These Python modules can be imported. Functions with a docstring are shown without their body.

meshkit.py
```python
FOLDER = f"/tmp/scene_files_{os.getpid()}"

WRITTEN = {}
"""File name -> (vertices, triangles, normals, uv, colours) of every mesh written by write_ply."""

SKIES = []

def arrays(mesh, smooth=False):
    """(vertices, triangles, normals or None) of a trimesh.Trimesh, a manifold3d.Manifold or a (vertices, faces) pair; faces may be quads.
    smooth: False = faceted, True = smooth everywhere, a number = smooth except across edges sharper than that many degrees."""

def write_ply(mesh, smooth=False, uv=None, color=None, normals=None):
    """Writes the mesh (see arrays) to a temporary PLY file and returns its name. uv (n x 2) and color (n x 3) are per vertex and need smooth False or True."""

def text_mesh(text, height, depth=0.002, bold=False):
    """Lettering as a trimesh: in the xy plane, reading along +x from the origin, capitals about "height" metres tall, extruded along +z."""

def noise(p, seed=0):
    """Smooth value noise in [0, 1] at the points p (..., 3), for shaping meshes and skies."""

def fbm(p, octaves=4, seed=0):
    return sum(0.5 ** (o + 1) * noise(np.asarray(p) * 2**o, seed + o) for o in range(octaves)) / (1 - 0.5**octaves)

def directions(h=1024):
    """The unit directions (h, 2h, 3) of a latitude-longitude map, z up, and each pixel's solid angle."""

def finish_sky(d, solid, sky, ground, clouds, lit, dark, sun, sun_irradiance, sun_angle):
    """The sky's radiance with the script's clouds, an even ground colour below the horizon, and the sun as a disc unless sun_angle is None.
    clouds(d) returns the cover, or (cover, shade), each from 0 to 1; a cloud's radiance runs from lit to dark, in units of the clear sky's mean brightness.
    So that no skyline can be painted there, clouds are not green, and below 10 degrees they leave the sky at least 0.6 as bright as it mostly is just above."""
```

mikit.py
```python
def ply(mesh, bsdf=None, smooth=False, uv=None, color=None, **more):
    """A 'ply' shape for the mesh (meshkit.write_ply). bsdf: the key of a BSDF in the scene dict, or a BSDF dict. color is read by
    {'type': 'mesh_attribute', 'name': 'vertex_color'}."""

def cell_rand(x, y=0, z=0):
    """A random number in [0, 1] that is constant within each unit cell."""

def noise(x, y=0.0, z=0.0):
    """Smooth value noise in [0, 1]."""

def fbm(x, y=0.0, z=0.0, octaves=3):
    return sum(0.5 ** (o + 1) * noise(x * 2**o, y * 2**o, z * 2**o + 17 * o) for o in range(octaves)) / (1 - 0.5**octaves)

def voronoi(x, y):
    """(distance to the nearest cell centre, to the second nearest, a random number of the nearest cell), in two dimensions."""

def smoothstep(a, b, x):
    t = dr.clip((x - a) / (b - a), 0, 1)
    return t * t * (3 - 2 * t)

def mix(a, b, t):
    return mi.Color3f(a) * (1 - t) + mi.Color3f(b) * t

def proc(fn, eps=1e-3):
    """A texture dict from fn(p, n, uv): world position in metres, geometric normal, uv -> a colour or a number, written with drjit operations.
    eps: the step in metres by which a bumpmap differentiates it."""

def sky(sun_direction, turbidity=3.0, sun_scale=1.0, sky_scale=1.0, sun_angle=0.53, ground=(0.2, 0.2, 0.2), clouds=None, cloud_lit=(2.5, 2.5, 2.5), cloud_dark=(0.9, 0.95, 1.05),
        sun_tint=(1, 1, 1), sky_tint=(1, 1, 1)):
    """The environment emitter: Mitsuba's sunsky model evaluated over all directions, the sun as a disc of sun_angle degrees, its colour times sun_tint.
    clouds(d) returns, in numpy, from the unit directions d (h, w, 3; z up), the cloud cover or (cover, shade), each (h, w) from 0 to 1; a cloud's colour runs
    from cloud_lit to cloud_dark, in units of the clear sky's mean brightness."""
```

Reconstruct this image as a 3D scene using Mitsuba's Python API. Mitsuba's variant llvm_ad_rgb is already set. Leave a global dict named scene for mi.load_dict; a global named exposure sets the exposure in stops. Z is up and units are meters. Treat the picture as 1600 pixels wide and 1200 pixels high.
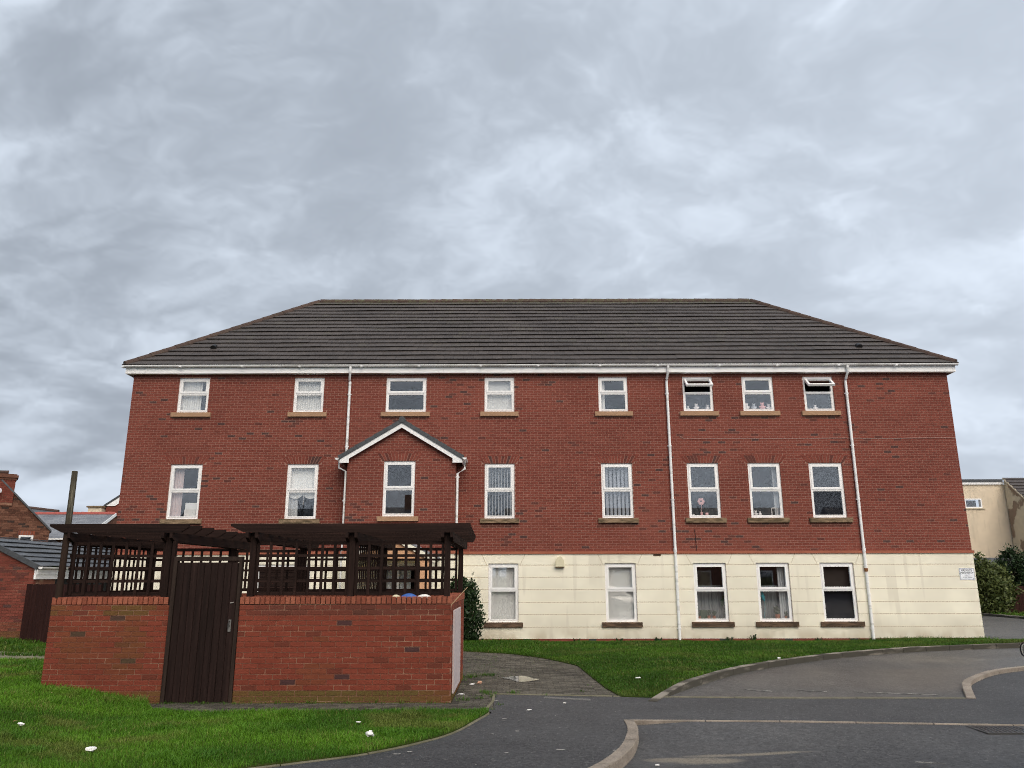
import math, random
import numpy as np
import trimesh
import shapely
from shapely.geometry import Polygon, LineString, box as sbox
import drjit as dr
import mitsuba as mi
import mikit, meshkit
from mikit import noise, fbm, smoothstep, mix, proc, cell_rand, voronoi

rng = np.random.default_rng(7)
random.seed(7)
T = mi.ScalarTransform4f
scene, labels = {}, {}

# ------------------------------------------------------------------ camera, sky, exposure
EYE = 1.76
PITCH, ROLL = math.radians(14.02), math.radians(0.14)
up0 = np.array([0, -math.sin(PITCH), math.cos(PITCH)])
camera_up = up0 + math.tan(ROLL) * np.array([1.0, 0, 0])
scene['camera'] = {
    'type': 'perspective', 'fov_axis': 'x', 'fov': 2 * math.degrees(math.atan(800 / 1206.5)),
    'near_clip': 0.05, 'far_clip': 2000.0,
    'to_world': T().look_at(origin=[0, 0, EYE], target=[0, math.cos(PITCH), EYE + math.sin(PITCH)], up=camera_up.tolist())}


def cloud_noise(p, freq, octaves, seed, gain=0.55):
    out, tot, amp = 0.0, 0.0, 1.0
    for o in range(octaves):
        a = 0.7 + 1.3 * o
        q = np.stack([p[..., 0] * math.cos(a) - p[..., 1] * math.sin(a), p[..., 0] * math.sin(a) + p[..., 1] * math.cos(a), 0 * p[..., 0] + 0.37 * o], -1)
        out, tot = out + amp * meshkit.noise(q * freq + 5.3 * o, seed + o), tot + amp
        freq, amp = freq * 2.03, amp * gain
    return out / tot


def cloud_cover(d):
    """Overcast: a lumpy stratocumulus deck, a flat layer seen in perspective; cover 1, shade from noise."""
    k = 1.0 / (np.maximum(d[..., 2], 0.0) + 0.40)
    p = np.stack([d[..., 0] * k, d[..., 1] * k * 1.35], -1) + np.array([20.2, 7.7])
    warp = np.stack([cloud_noise(p, 2.6, 5, 40, 0.6), cloud_noise(p, 2.6, 5, 60, 0.6)], -1) - 0.5
    q = p + 0.32 * warp
    big = 0.5 * cloud_noise(q, 2.9, 3, 3) + 0.5 * cloud_noise(q[..., ::-1] * 1.13 + 7.7, 2.3, 3, 13)
    mid = cloud_noise(q, 6.0, 6, 21, 0.58)
    puff = 1 - np.abs(2 * cloud_noise(q + 3.0, 5.6, 6, 80, 0.62) - 1)
    side = d[..., 0] / np.maximum(np.hypot(d[..., 0], d[..., 1]), 1e-6)
    lift = np.clip(0.5 + 0.75 * side, 0.0, 1.0)          # the deck breaks up towards the right
    v = 0.34 * big + 0.42 * mid + 0.24 * puff
    shade = 0.5 + 0.5 * np.tanh((v - 0.552) * 8.0)
    shade = np.clip(0.20 * (1 - lift) + shade * (0.92 - 0.34 * lift) - 0.30 * lift * np.clip((0.62 - puff) / 0.35, 0, 1), 0, 1)
    return np.ones_like(shade), shade


scene['sky'] = mikit.sky([0.28, -0.85, 0.70], turbidity=4, sun_scale=0.46, sky_scale=1.0, sun_angle=46,
                         sun_tint=(0.93, 1.0, 1.16), clouds=cloud_cover, cloud_lit=(1.87, 2.08, 2.36), cloud_dark=(0.87, 0.985, 1.15), ground=(0.10, 0.11, 0.09))
exposure = 2.2

# ------------------------------------------------------------------ mesh helpers


class MB:
    """Collects pieces into one mesh; uv carries (tone, extra) of each piece."""

    def __init__(self):
        self.v, self.f, self.t, self.n = [], [], [], 0

    def add(self, v, f, uv=(0.5, 0.0)):
        v, f = np.asarray(v, float), np.asarray(f, int)
        if f.shape[1] == 4:
            f = np.vstack([f[:, [0, 1, 2]], f[:, [0, 2, 3]]])
        self.v.append(v)
        self.f.append(f + self.n)
        uv = np.asarray(uv, float)
        self.t.append(np.tile(uv, (len(v), 1)) if uv.ndim == 1 else uv)
        self.n += len(v)
        return self

    Q = np.array([[0, 2, 3, 1], [4, 5, 7, 6], [0, 1, 5, 4], [2, 6, 7, 3], [0, 4, 6, 2], [1, 3, 7, 5]])

    def box(self, x0, x1, y0, y1, z0, z1, uv=(0.5, 0.0)):
        v = [[x, y, z] for x in (x0, x1) for y in (y0, y1) for z in (z0, z1)]
        return self.add(v, self.Q, uv)

    def fbox(self, fr, s0, s1, d0, d1, z0, z1, uv=(0.5, 0.0)):
        v = [fr(s, d, z) for s in (s0, s1) for d in (d0, d1) for z in (z0, z1)]
        return self.add(v, self.Q, uv)

    def bar(self, p, q, w, h, upv=(0, 0, 1), uv=(0.5, 0.0)):
        p, q, upv = np.asarray(p, float), np.asarray(q, float), np.asarray(upv, float)
        a = q - p
        side = np.cross(a, upv)
        side /= np.linalg.norm(side)
        u = np.cross(side, a)
        u /= np.linalg.norm(u)
        v = [e + side * sx * w / 2 + u * sz * h / 2 for e in (p, q) for sx in (-1, 1) for sz in (-1, 1)]
        return self.add(v, self.Q, uv)

    def poly(self, fr, pts, d0, d1, uv=(0.5, 0.0)):
        g = pts if hasattr(pts, 'geom_type') else Polygon(pts)
        for gg in getattr(g, 'geoms', [g]):
            if gg.geom_type != 'Polygon' or gg.area < 1e-5:
                continue
            m = trimesh.creation.extrude_polygon(gg, 1.0, engine='earcut')
            self.add([fr(a, d0 + (d1 - d0) * c, b) for a, b, c in m.vertices], m.faces, uv)
        return self

    def tube(self, pts, r, sides=10, uv=(0.5, 0.0), cap=True):
        p = np.asarray(pts, float)
        r = np.broadcast_to(r, (len(p),))
        t = np.gradient(p, axis=0)
        t /= np.linalg.norm(t, axis=1, keepdims=True)
        a = np.cross(t, np.where(np.abs(t[:, 2:]) < 0.9, [0, 0, 1.0], [1.0, 0, 0]))
        a /= np.linalg.norm(a, axis=1, keepdims=True)
        b, g = np.cross(t, a), np.arange(sides) * 2 * np.pi / sides
        v = p[:, None] + r[:, None, None] * (np.cos(g)[None, :, None] * a[:, None] + np.sin(g)[None, :, None] * b[:, None])
        i, j = np.meshgrid(np.arange(len(p) - 1), np.arange(sides), indexing='ij')
        q = np.stack([i * sides + j, i * sides + (j + 1) % sides, (i + 1) * sides + (j + 1) % sides, (i + 1) * sides + j], -1).reshape(-1, 4)
        f = np.vstack([q[:, [0, 1, 2]], q[:, [0, 2, 3]]])
        v = v.reshape(-1, 3)
        if cap:
            c0, c1, k = len(v), len(v) + 1, np.arange(sides)
            v = np.vstack([v, p[:1], p[-1:]])
            e = (len(p) - 1) * sides
            f = np.vstack([f, np.stack([(k + 1) % sides, k, k * 0 + c0], 1), np.stack([e + k, e + (k + 1) % sides, k * 0 + c1], 1)])
        return self.add(v, f, uv)

    def ply(self, bsdf, smooth=False):
        m = (np.vstack(self.v), np.vstack(self.f))
        if smooth:
            return mikit.ply(m, bsdf, smooth=smooth)
        return mikit.ply(m, bsdf, uv=np.vstack(self.t))


def frame(o, u, n):
    o, u, n = (np.asarray(x, float) for x in (o, u, n))
    return lambda s, d, z: o + u * s + n * d + np.array([0, 0, z])


def numbered(key):
    if key not in scene and key not in labels:
        return key
    k = 1
    while f'{key}_{k:03d}' in scene or f'{key}_{k:03d}' in labels:
        k += 1
    return f'{key}_{k:03d}'


counts = {}


def fresh(key):
    """key, key_001, key_002, ... without searching."""
    n = counts.get(key, 0)
    counts[key] = n + 1
    return key if n == 0 else f'{key}_{n:03d}'


def thing(name, label, cat, group=None, kind=None):
    key = fresh(name)
    labels[key] = {'label': label, 'category': cat}
    if group:
        labels[key]['group'] = group
    return key


def part(parent, name, mb, bsdf, smooth=False, label=None, kind=None):
    key = fresh(f'{parent}__{name}')
    scene[key] = mb.ply(bsdf, smooth)
    if label or kind:
        labels[key] = {k: v for k, v in (('label', label), ('kind', kind)) if v}
    return key


def single(name, mb, bsdf, label=None, cat=None, smooth=False, group=None, kind=None):
    key = fresh(name)
    scene[key] = mb.ply(bsdf, smooth)
    labels[key] = {k: v for k, v in (('label', label), ('category', cat), ('group', group), ('kind', kind)) if v}
    return key


# ------------------------------------------------------------------ materials
C = mi.Color3f


def rough(fn, roughness=0.9, spec=0.25, bump=None, bump_scale=1.0, eps=2e-3, **more):
    b = {'type': 'principled', 'base_color': proc(fn) if callable(fn) else {'type': 'rgb', 'value': list(fn)},
         'roughness': proc(roughness) if callable(roughness) else roughness, 'specular': spec, **more}
    if bump:
        b = {'type': 'bumpmap', 'arbitrary': proc(bump, eps), 'scale': bump_scale, 'bsdf': b}
    return {'type': 'twosided', 'bsdf': b}


def brick_colour(dark, lo, hi, blue, grain):
    def fn(p, n, uv):
        t, s = uv.x, uv.y
        c = mix(lo, hi, smoothstep(0.1, 1.0, t))
        c = dr.select(t < 0.07, C(*blue), dr.select(t < 0.20, C(*dark), c))
        g = fbm(p.x * grain, p.y * grain, p.z * grain * 1.4, 3)
        big = fbm(p.x * 0.5 + 3, p.y * 0.5, p.z * 0.7, 3)
        c = c * (0.62 + 0.5 * g + 0.34 * (big - 0.2))
        green = C(0.085, 0.080, 0.022) * (0.6 + 0.8 * g)
        sooty = C(0.045, 0.034, 0.028)
        c = mix(c, green, dr.clip(s, 0, 1) * (0.55 + 0.45 * g))
        return mix(c, sooty, dr.clip(-s, 0, 1) * (0.5 + 0.5 * g))
    return fn


scene['brick_mat'] = rough(brick_colour((0.120, 0.042, 0.034), (0.158, 0.042, 0.031), (0.212, 0.061, 0.044), (0.085, 0.044, 0.040), 22.0), 0.88, 0.2)
scene['garden_brick_mat'] = rough(brick_colour((0.140, 0.038, 0.024), (0.172, 0.040, 0.024), (0.212, 0.051, 0.031), (0.072, 0.034, 0.033), 45.0), 0.85, 0.2,
                                  bump=lambda p, n, uv: fbm(p.x * 90, p.y * 90, p.z * 90, 2), bump_scale=0.0015)
scene['cap_brick_mat'] = rough(brick_colour((0.22, 0.066, 0.040), (0.24, 0.070, 0.042), (0.31, 0.105, 0.064), (0.18, 0.058, 0.038), 45.0), 0.8, 0.2)
scene['old_brick_mat'] = rough(brick_colour((0.10, 0.048, 0.034), (0.115, 0.052, 0.036), (0.21, 0.105, 0.072), (0.06, 0.040, 0.034), 12.0), 0.9, 0.2)
scene['mortar_mat'] = rough(lambda p, n, uv: mix((0.28, 0.145, 0.112), (0.41, 0.245, 0.198), fbm(p.x * 3, p.y * 3, p.z * 3, 3)), 0.95, 0.1)
scene['garden_mortar_mat'] = rough(lambda p, n, uv: mix((0.19, 0.085, 0.060), (0.37, 0.235, 0.165), smoothstep(0.45, 0.80, fbm(p.x * 2.5, p.y * 3, p.z * 5, 4))), 0.95, 0.1)


def stucco(base, dirt, base_z=0.0):
    def fn(p, n, uv):
        c = C(*base) * (0.93 + 0.12 * fbm(p.x * 1.5, p.y, p.z * 2.5, 3))
        low = smoothstep(1.0, 0.0, p.z - base_z)
        st = smoothstep(0.42, 0.75, fbm(p.x * 1.1 + 5, p.y, p.z * 0.9, 4) + 0.22 * low)
        c = mix(c, C(*dirt), 0.44 * st * (0.35 + 0.65 * low))
        splash = smoothstep(0.45, 0.0, p.z - base_z) * smoothstep(0.35, 0.7, fbm(p.x * 4, p.y, p.z * 2, 3))
        c = mix(c, C(dirt[0] * 0.9, dirt[1] * 0.78, dirt[2] * 0.62), 0.5 * splash)
        run = smoothstep(0.62, 0.8, noise(p.x * 9, 3.0, p.z * 0.5)) * smoothstep(0.3, 0.7, noise(p.x * 1.3, 0.0, p.z * 0.8))
        return mix(c, C(*dirt), 0.24 * run)
    return fn


scene['cream_mat'] = rough(stucco((0.86, 0.83, 0.695), (0.46, 0.42, 0.345)), 0.85, 0.2)
scene['cream_edge_mat'] = rough((0.55, 0.485, 0.375), 0.9, 0.1)
scene['peach_mat'] = rough((0.62, 0.36, 0.21), 0.85, 0.2)
scene['far_cream_mat'] = rough(stucco((0.70, 0.60, 0.46), (0.38, 0.34, 0.26), 1.0), 0.9, 0.15)


def peel(p, n, uv):
    m = smoothstep(0.49, 0.53, fbm(p.x * 0.9, p.y * 1.1, p.z * 0.7 + 3, 5))
    return mix((0.52, 0.46, 0.35), (0.24, 0.18, 0.135), m) * (0.85 + 0.3 * fbm(p.x * 4, p.y * 4, p.z * 4, 3))


scene['peeling_mat'] = rough(peel, 0.95, 0.1)
scene['white_plastic'] = rough(lambda p, n, uv: C(0.86, 0.87, 0.88) * (0.93 + 0.10 * fbm(p.x * 1.2, p.y * 2, p.z * 1.7, 3)), 0.4, 0.4)
scene['gutter_mat'] = rough(lambda p, n, uv: mix((0.82, 0.83, 0.84), (0.45, 0.45, 0.43), 0.7 * smoothstep(0.50, 0.78, fbm(p.x * 1.6, p.y * 3, p.z * 9, 4))), 0.4, 0.4)
scene['sill_buff'] = rough(lambda p, n, uv: mix((0.33, 0.20, 0.125), (0.42, 0.27, 0.17), fbm(p.x * 4, p.y * 9, p.z * 9, 3)), 0.9, 0.2)
scene['sill_weathered'] = rough(lambda p, n, uv: mix((0.10, 0.075, 0.045), (0.28, 0.20, 0.13), smoothstep(0.3, 0.7, fbm(p.x * 5, p.y * 9, p.z * 14, 4))), 0.9, 0.2)
scene['sill_dark'] = rough(lambda p, n, uv: mix((0.06, 0.042, 0.030), (0.155, 0.10, 0.068), smoothstep(0.3, 0.7, fbm(p.x * 5, p.y * 9, p.z * 14, 4))), 0.9, 0.2)
scene['string_mat'] = rough(lambda p, n, uv: mix((0.30, 0.095, 0.060), (0.38, 0.14, 0.09), fbm(p.x * 3, p.y * 5, p.z * 12, 3)), 0.85, 0.2)


def tile_colour(a, b, moss):
    def fn(p, n, uv):
        g = fbm(p.x * 14, p.y * 14, p.z * 14, 3)
        st = fbm(p.x * 0.55, p.y * 0.8 + 4, p.z * 0.8, 4)
        c = mix(a, b, dr.clip(0.35 * uv.x + 0.8 * (st - 0.2), 0, 1)) * (0.82 + 0.33 * g)
        return mix(c, C(*moss), uv.y * smoothstep(0.35, 0.7, g))
    return fn


scene['roof_tile_mat'] = rough(tile_colour((0.046, 0.040, 0.038), (0.086, 0.074, 0.069), (0.10, 0.105, 0.055)), 0.6, 0.35)
scene['hip_tile_mat'] = rough(tile_colour((0.050, 0.034, 0.029), (0.112, 0.066, 0.052), (0.10, 0.105, 0.055)), 0.7, 0.3)
scene['slate_mat'] = rough(tile_colour((0.052, 0.060, 0.070), (0.12, 0.13, 0.145), (0.10, 0.11, 0.07)), 0.5, 0.4)
scene['light_slate_mat'] = rough(tile_colour((0.115, 0.125, 0.145), (0.26, 0.275, 0.30), (0.20, 0.21, 0.18)), 0.55, 0.4)
scene['red_ridge_mat'] = rough((0.36, 0.10, 0.085), 0.8, 0.2)
scene['verge_mat'] = rough(lambda p, n, uv: C(0.062, 0.068, 0.076) * (0.7 + 0.6 * fbm(p.x * 9, p.y * 9, p.z * 9, 3)), 0.55, 0.35)


def timber(kx, ky, kz, a, b):
    def fn(p, n, uv):
        g = fbm(p.x * kx + uv.x * 37, p.y * ky, p.z * kz + uv.x * 11, 4)
        w = smoothstep(0.55, 0.8, fbm(p.x * kx * 0.3, p.y * ky * 0.3 + uv.x * 5, p.z * kz * 0.3, 3))
        return mix(a, b, dr.clip(g * 1.1 - 0.15 + 0.25 * (uv.x - 0.5), 0, 1)) * (1 + 0.55 * w)
    return fn


BRN, BRN2 = (0.0095, 0.0052, 0.0044), (0.031, 0.0165, 0.0135)
scene['timber_x'] = rough(timber(2.5, 45, 45, BRN, BRN2), 0.7, 0.12)
scene['timber_y'] = rough(timber(45, 2.5, 45, BRN, BRN2), 0.7, 0.12)
scene['timber_z'] = rough(timber(45, 45, 2.5, BRN, BRN2), 0.7, 0.12)
scene['door_timber'] = rough(timber(38, 38, 1.4, (0.0100, 0.0058, 0.0050), (0.033, 0.0185, 0.0165)), 0.7, 0.12,
                             bump=lambda p, n, uv: fbm(p.x * 70, p.y * 70, p.z * 3, 3), bump_scale=0.003)
scene['fence_timber'] = rough(timber(30, 30, 2, (0.022, 0.0085, 0.0072), (0.046, 0.018, 0.015)), 0.75, 0.12)
scene['old_pole'] = rough(lambda p, n, uv: mix(mix((0.030, 0.018, 0.013), (0.062, 0.056, 0.042), smoothstep(2.35, 2.75, p.z)), (0.16, 0.15, 0.11),
                                               smoothstep(0.5, 0.8, fbm(p.x * 60, p.y * 60, p.z * 3, 3)) * smoothstep(2.3, 2.7, p.z)), 0.85, 0.2)
scene['metal_mat'] = rough((0.30, 0.29, 0.27), 0.5, 0.5)
scene['dull_metal'] = rough((0.16, 0.16, 0.155), 0.7, 0.3)
scene['cap_joint_mat'] = rough((0.075, 0.042, 0.032), 0.95, 0.1)
scene['plain_glass'] = {'type': 'thindielectric', 'int_ior': 1.42}
scene['frame_timber'] = rough(timber(38, 38, 1.4, (0.016, 0.011, 0.009), (0.050, 0.034, 0.028)), 0.7, 0.12)
scene['rust_mat'] = rough((0.20, 0.085, 0.035), 0.8, 0.3)
scene['dark_metal'] = rough((0.035, 0.033, 0.032), 0.55, 0.4)
scene['black_mat'] = rough((0.012, 0.012, 0.013), 0.4, 0.4)
scene['glass_mat'] = {'type': 'thindielectric', 'int_ior': 2.1}
scene['room_mat'] = rough((0.07, 0.07, 0.072), 0.9, 0.1)
scene['dark_room_mat'] = rough((0.010, 0.011, 0.016), 0.9, 0.1)
scene['brown_room_mat'] = rough((0.045, 0.038, 0.035), 0.9, 0.1)
scene['blind_mat'] = rough((0.78, 0.80, 0.79), 0.8, 0.1)
scene['blue_blind_mat'] = rough((0.52, 0.56, 0.62), 0.8, 0.1)
scene['curtain_mat'] = rough((0.62, 0.54, 0.54), 0.9, 0.1)
scene['net_mat'] = rough((0.55, 0.58, 0.60), 0.9, 0.1)
scene['grey_net_mat'] = rough((0.17, 0.19, 0.20), 0.9, 0.1)
scene['ornament_mat'] = rough((0.80, 0.78, 0.78), 0.5, 0.3)
scene['pink_mat'] = rough((0.72, 0.44, 0.45), 0.6, 0.2)
scene['teal_mat'] = rough((0.05, 0.28, 0.33), 0.6, 0.2)
scene['plant_mat'] = rough((0.018, 0.045, 0.016), 0.7, 0.2)
scene['terracotta_mat'] = rough((0.30, 0.11, 0.06), 0.8, 0.2)
scene['sign_mat'] = rough((0.80, 0.84, 0.90), 0.4, 0.4)
scene['ink_mat'] = rough((0.02, 0.022, 0.03), 0.5, 0.3)
scene['grey_ink_mat'] = rough((0.12, 0.13, 0.15), 0.5, 0.3)
scene['paper_mat'] = rough((0.80, 0.80, 0.78), 0.8, 0.2)
scene['peach_paper_mat'] = rough((0.66, 0.40, 0.28), 0.8, 0.2)
scene['blue_bag_mat'] = rough((0.05, 0.13, 0.42), 0.5, 0.3)
scene['cream_bag_mat'] = rough((0.66, 0.62, 0.45), 0.5, 0.3)
scene['white_board_mat'] = rough(lambda p, n, uv: C(0.45, 0.39, 0.39) * (0.9 + 0.2 * fbm(p.x * 20, p.y * 3, p.z * 2, 3)), 0.6, 0.3)
scene['cable_mat'] = rough((0.46, 0.32, 0.28), 0.7, 0.2)
scene['dead_leaf_mat'] = rough(lambda p, n, uv: mix((0.20, 0.11, 0.04), (0.42, 0.36, 0.20), uv.x), 0.8, 0.2)
scene['cane_mat'] = rough((0.50, 0.36, 0.22), 0.7, 0.2)


def asphalt(a, b, grain, sheen):
    def fn(p, n, uv):
        big = fbm(p.x * 0.35, p.y * 0.5 + 2, 0.0, 4)
        mid = fbm(p.x * 2.2, p.y * 2.2, 1.0, 3)
        g = noise(p.x * grain, p.y * grain, 2.0)
        g2 = noise(p.x * grain * 0.37, p.y * grain * 0.37, 5.0)
        c = mix(a, b, dr.clip(0.9 * (big - 0.2) + 0.5 * (mid - 0.3), 0, 1))
        c = c * (0.55 + 0.75 * g * 0.7 + 0.45 * g2)
        speck = smoothstep(0.80, 0.93, noise(p.x * grain * 0.6 + 9, p.y * grain * 0.6, 7.0))
        return mix(c, C(0.24, 0.23, 0.215), 0.20 * speck)
    return fn


def silted(base):
    """The road with a dried fan of sandy silt beside the kerb."""
    def fn(p, n, uv):
        wob = fbm(p.x * 3.0, p.y * 6.0, 0.0, 4)
        e1 = dr.square((p.x - 1.85) / 0.50) + dr.square((p.y - 8.72) / 0.15)
        e2 = dr.square((p.x - 2.55) / 0.75) + dr.square((p.y - 8.95 - 0.05 * (p.x - 2.5)) / 0.07)
        k = smoothstep(1.25, 0.3, dr.minimum(e1, e2) + 1.6 * (wob - 0.5))
        return mix(base(p, n, uv), C(0.20, 0.175, 0.135) * (0.7 + 0.6 * noise(p.x * 60, p.y * 60, 0.0)), 0.7 * k)
    return fn


def bumps(k):
    return lambda p, n, uv: noise(p.x * k, p.y * k, 1.0) + 0.5 * noise(p.x * k * 2.3, p.y * k * 2.3, 4.0)


scene['road_mat'] = rough(silted(asphalt((0.038, 0.039, 0.041), (0.078, 0.079, 0.080), 75, 0)), 0.62, 0.4, bump=bumps(60), bump_scale=0.004, eps=4e-3)
scene['footway_mat'] = rough(asphalt((0.030, 0.031, 0.033), (0.060, 0.062, 0.064), 85, 0), 0.62, 0.4, bump=bumps(80), bump_scale=0.003, eps=4e-3)
scene['drive_mat'] = rough(asphalt((0.050, 0.0485, 0.046), (0.102, 0.098, 0.091), 70, 0), lambda p, n, uv: 0.42 + 0.20 * smoothstep(0.3, 0.7, fbm(p.x * 0.28 + 1, p.y * 0.9, 0.0, 3)), 0.45,
                           bump=bumps(55), bump_scale=0.003, eps=4e-3)
scene['kerb_mat'] = rough(lambda p, n, uv: mix((0.135, 0.117, 0.098), (0.285, 0.245, 0.205), dr.clip(0.4 * uv.x + fbm(p.x * 5, p.y * 5, p.z * 8, 4) - 0.2, 0, 1)) * (0.75 + 0.5 * noise(p.x * 70, p.y * 70, p.z * 70)), 0.9, 0.2)
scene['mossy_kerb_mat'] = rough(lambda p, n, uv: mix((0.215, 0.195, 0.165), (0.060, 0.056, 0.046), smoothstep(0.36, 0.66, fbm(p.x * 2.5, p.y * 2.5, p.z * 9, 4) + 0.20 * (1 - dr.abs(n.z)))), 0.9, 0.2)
scene['edging_mat'] = rough(lambda p, n, uv: mix((0.085, 0.085, 0.052), (0.18, 0.165, 0.12), fbm(p.x * 6, p.y * 6, p.z * 6, 3)), 0.9, 0.2)
scene['block_mat'] = rough(lambda p, n, uv: mix((0.040, 0.037, 0.030), (0.098, 0.090, 0.073), dr.clip(1.0 * uv.x - 0.2 + 0.75 * (fbm(p.x * 0.9, p.y * 0.9, 0.0, 4) - 0.25), 0, 1)) * (0.7 + 0.6 * noise(p.x * 60, p.y * 60, 0.0)), 0.75, 0.3)
scene['joint_mat'] = rough(lambda p, n, uv: mix((0.022, 0.022, 0.015), (0.034, 0.048, 0.014), smoothstep(0.4, 0.7, fbm(p.x * 1.5, p.y * 1.5, 0.0, 3))), 0.95, 0.1)
scene['soil_mat'] = rough(lambda p, n, uv: mix((0.016, 0.040, 0.004), (0.042, 0.050, 0.012), fbm(p.x * 2.5, p.y * 2.5, 0.0, 4)), 0.95, 0.1)
scene['ground_mat'] = rough(lambda p, n, uv: mix((0.035, 0.055, 0.018), (0.085, 0.085, 0.045), fbm(p.x * 0.3, p.y * 0.3, 0.0, 4)), 0.95, 0.1)
scene['marking_mat'] = rough(lambda p, n, uv: mix((0.09, 0.088, 0.084), (0.24, 0.235, 0.22), smoothstep(0.4, 0.6, fbm(p.x * 14, p.y * 14, 0.0, 3))), 0.8, 0.2)
scene['water_mat'] = {'type': 'twosided', 'bsdf': {'type': 'principled', 'base_color': {'type': 'rgb', 'value': [0.03, 0.028, 0.024]}, 'roughness': 0.04, 'specular': 0.6}}


def grass_colour(a, b, dry, wear=0.55):
    def fn(p, n, uv):
        patch = fbm(p.x * 0.9, p.y * 1.2, 0.0, 4)
        c = mix(a, b, dr.clip(0.40 * uv.x + 1.7 * (patch - 0.38), 0, 1))
        c = mix(c, C(*dry), smoothstep(0.86, 0.99, uv.x) * 0.8)
        worn = smoothstep(0.54, 0.72, fbm(p.x * 1.3 + 8, p.y * 1.9, 3.0, 4))
        c = mix(c, C(0.150, 0.145, 0.040), wear * worn)
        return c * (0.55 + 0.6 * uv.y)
    return fn


def leafy(fn, trans=0.5, rough_=0.5):
    return {'type': 'twosided', 'bsdf': {'type': 'principled', 'base_color': proc(fn), 'roughness': rough_, 'specular': 0.3}}


scene['grass_mat'] = leafy(grass_colour((0.038, 0.116, 0.0035), (0.112, 0.262, 0.012), (0.22, 0.20, 0.07)), rough_=0.6)
scene['verge_grass_mat'] = leafy(grass_colour((0.025, 0.076, 0.0022), (0.064, 0.152, 0.006), (0.17, 0.16, 0.05), 0.25), rough_=0.6)
scene['dark_leaf_mat'] = leafy(lambda p, n, uv: mix((0.010, 0.022, 0.009), (0.030, 0.058, 0.020), uv.x) * (0.7 + 0.6 * uv.y), rough_=0.4)
scene['light_leaf_mat'] = leafy(lambda p, n, uv: mix((0.030, 0.052, 0.014), (0.125, 0.150, 0.045), uv.x) * (0.7 + 0.6 * uv.y), rough_=0.5)
scene['bark_mat'] = rough((0.06, 0.045, 0.032), 0.9, 0.1)
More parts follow.
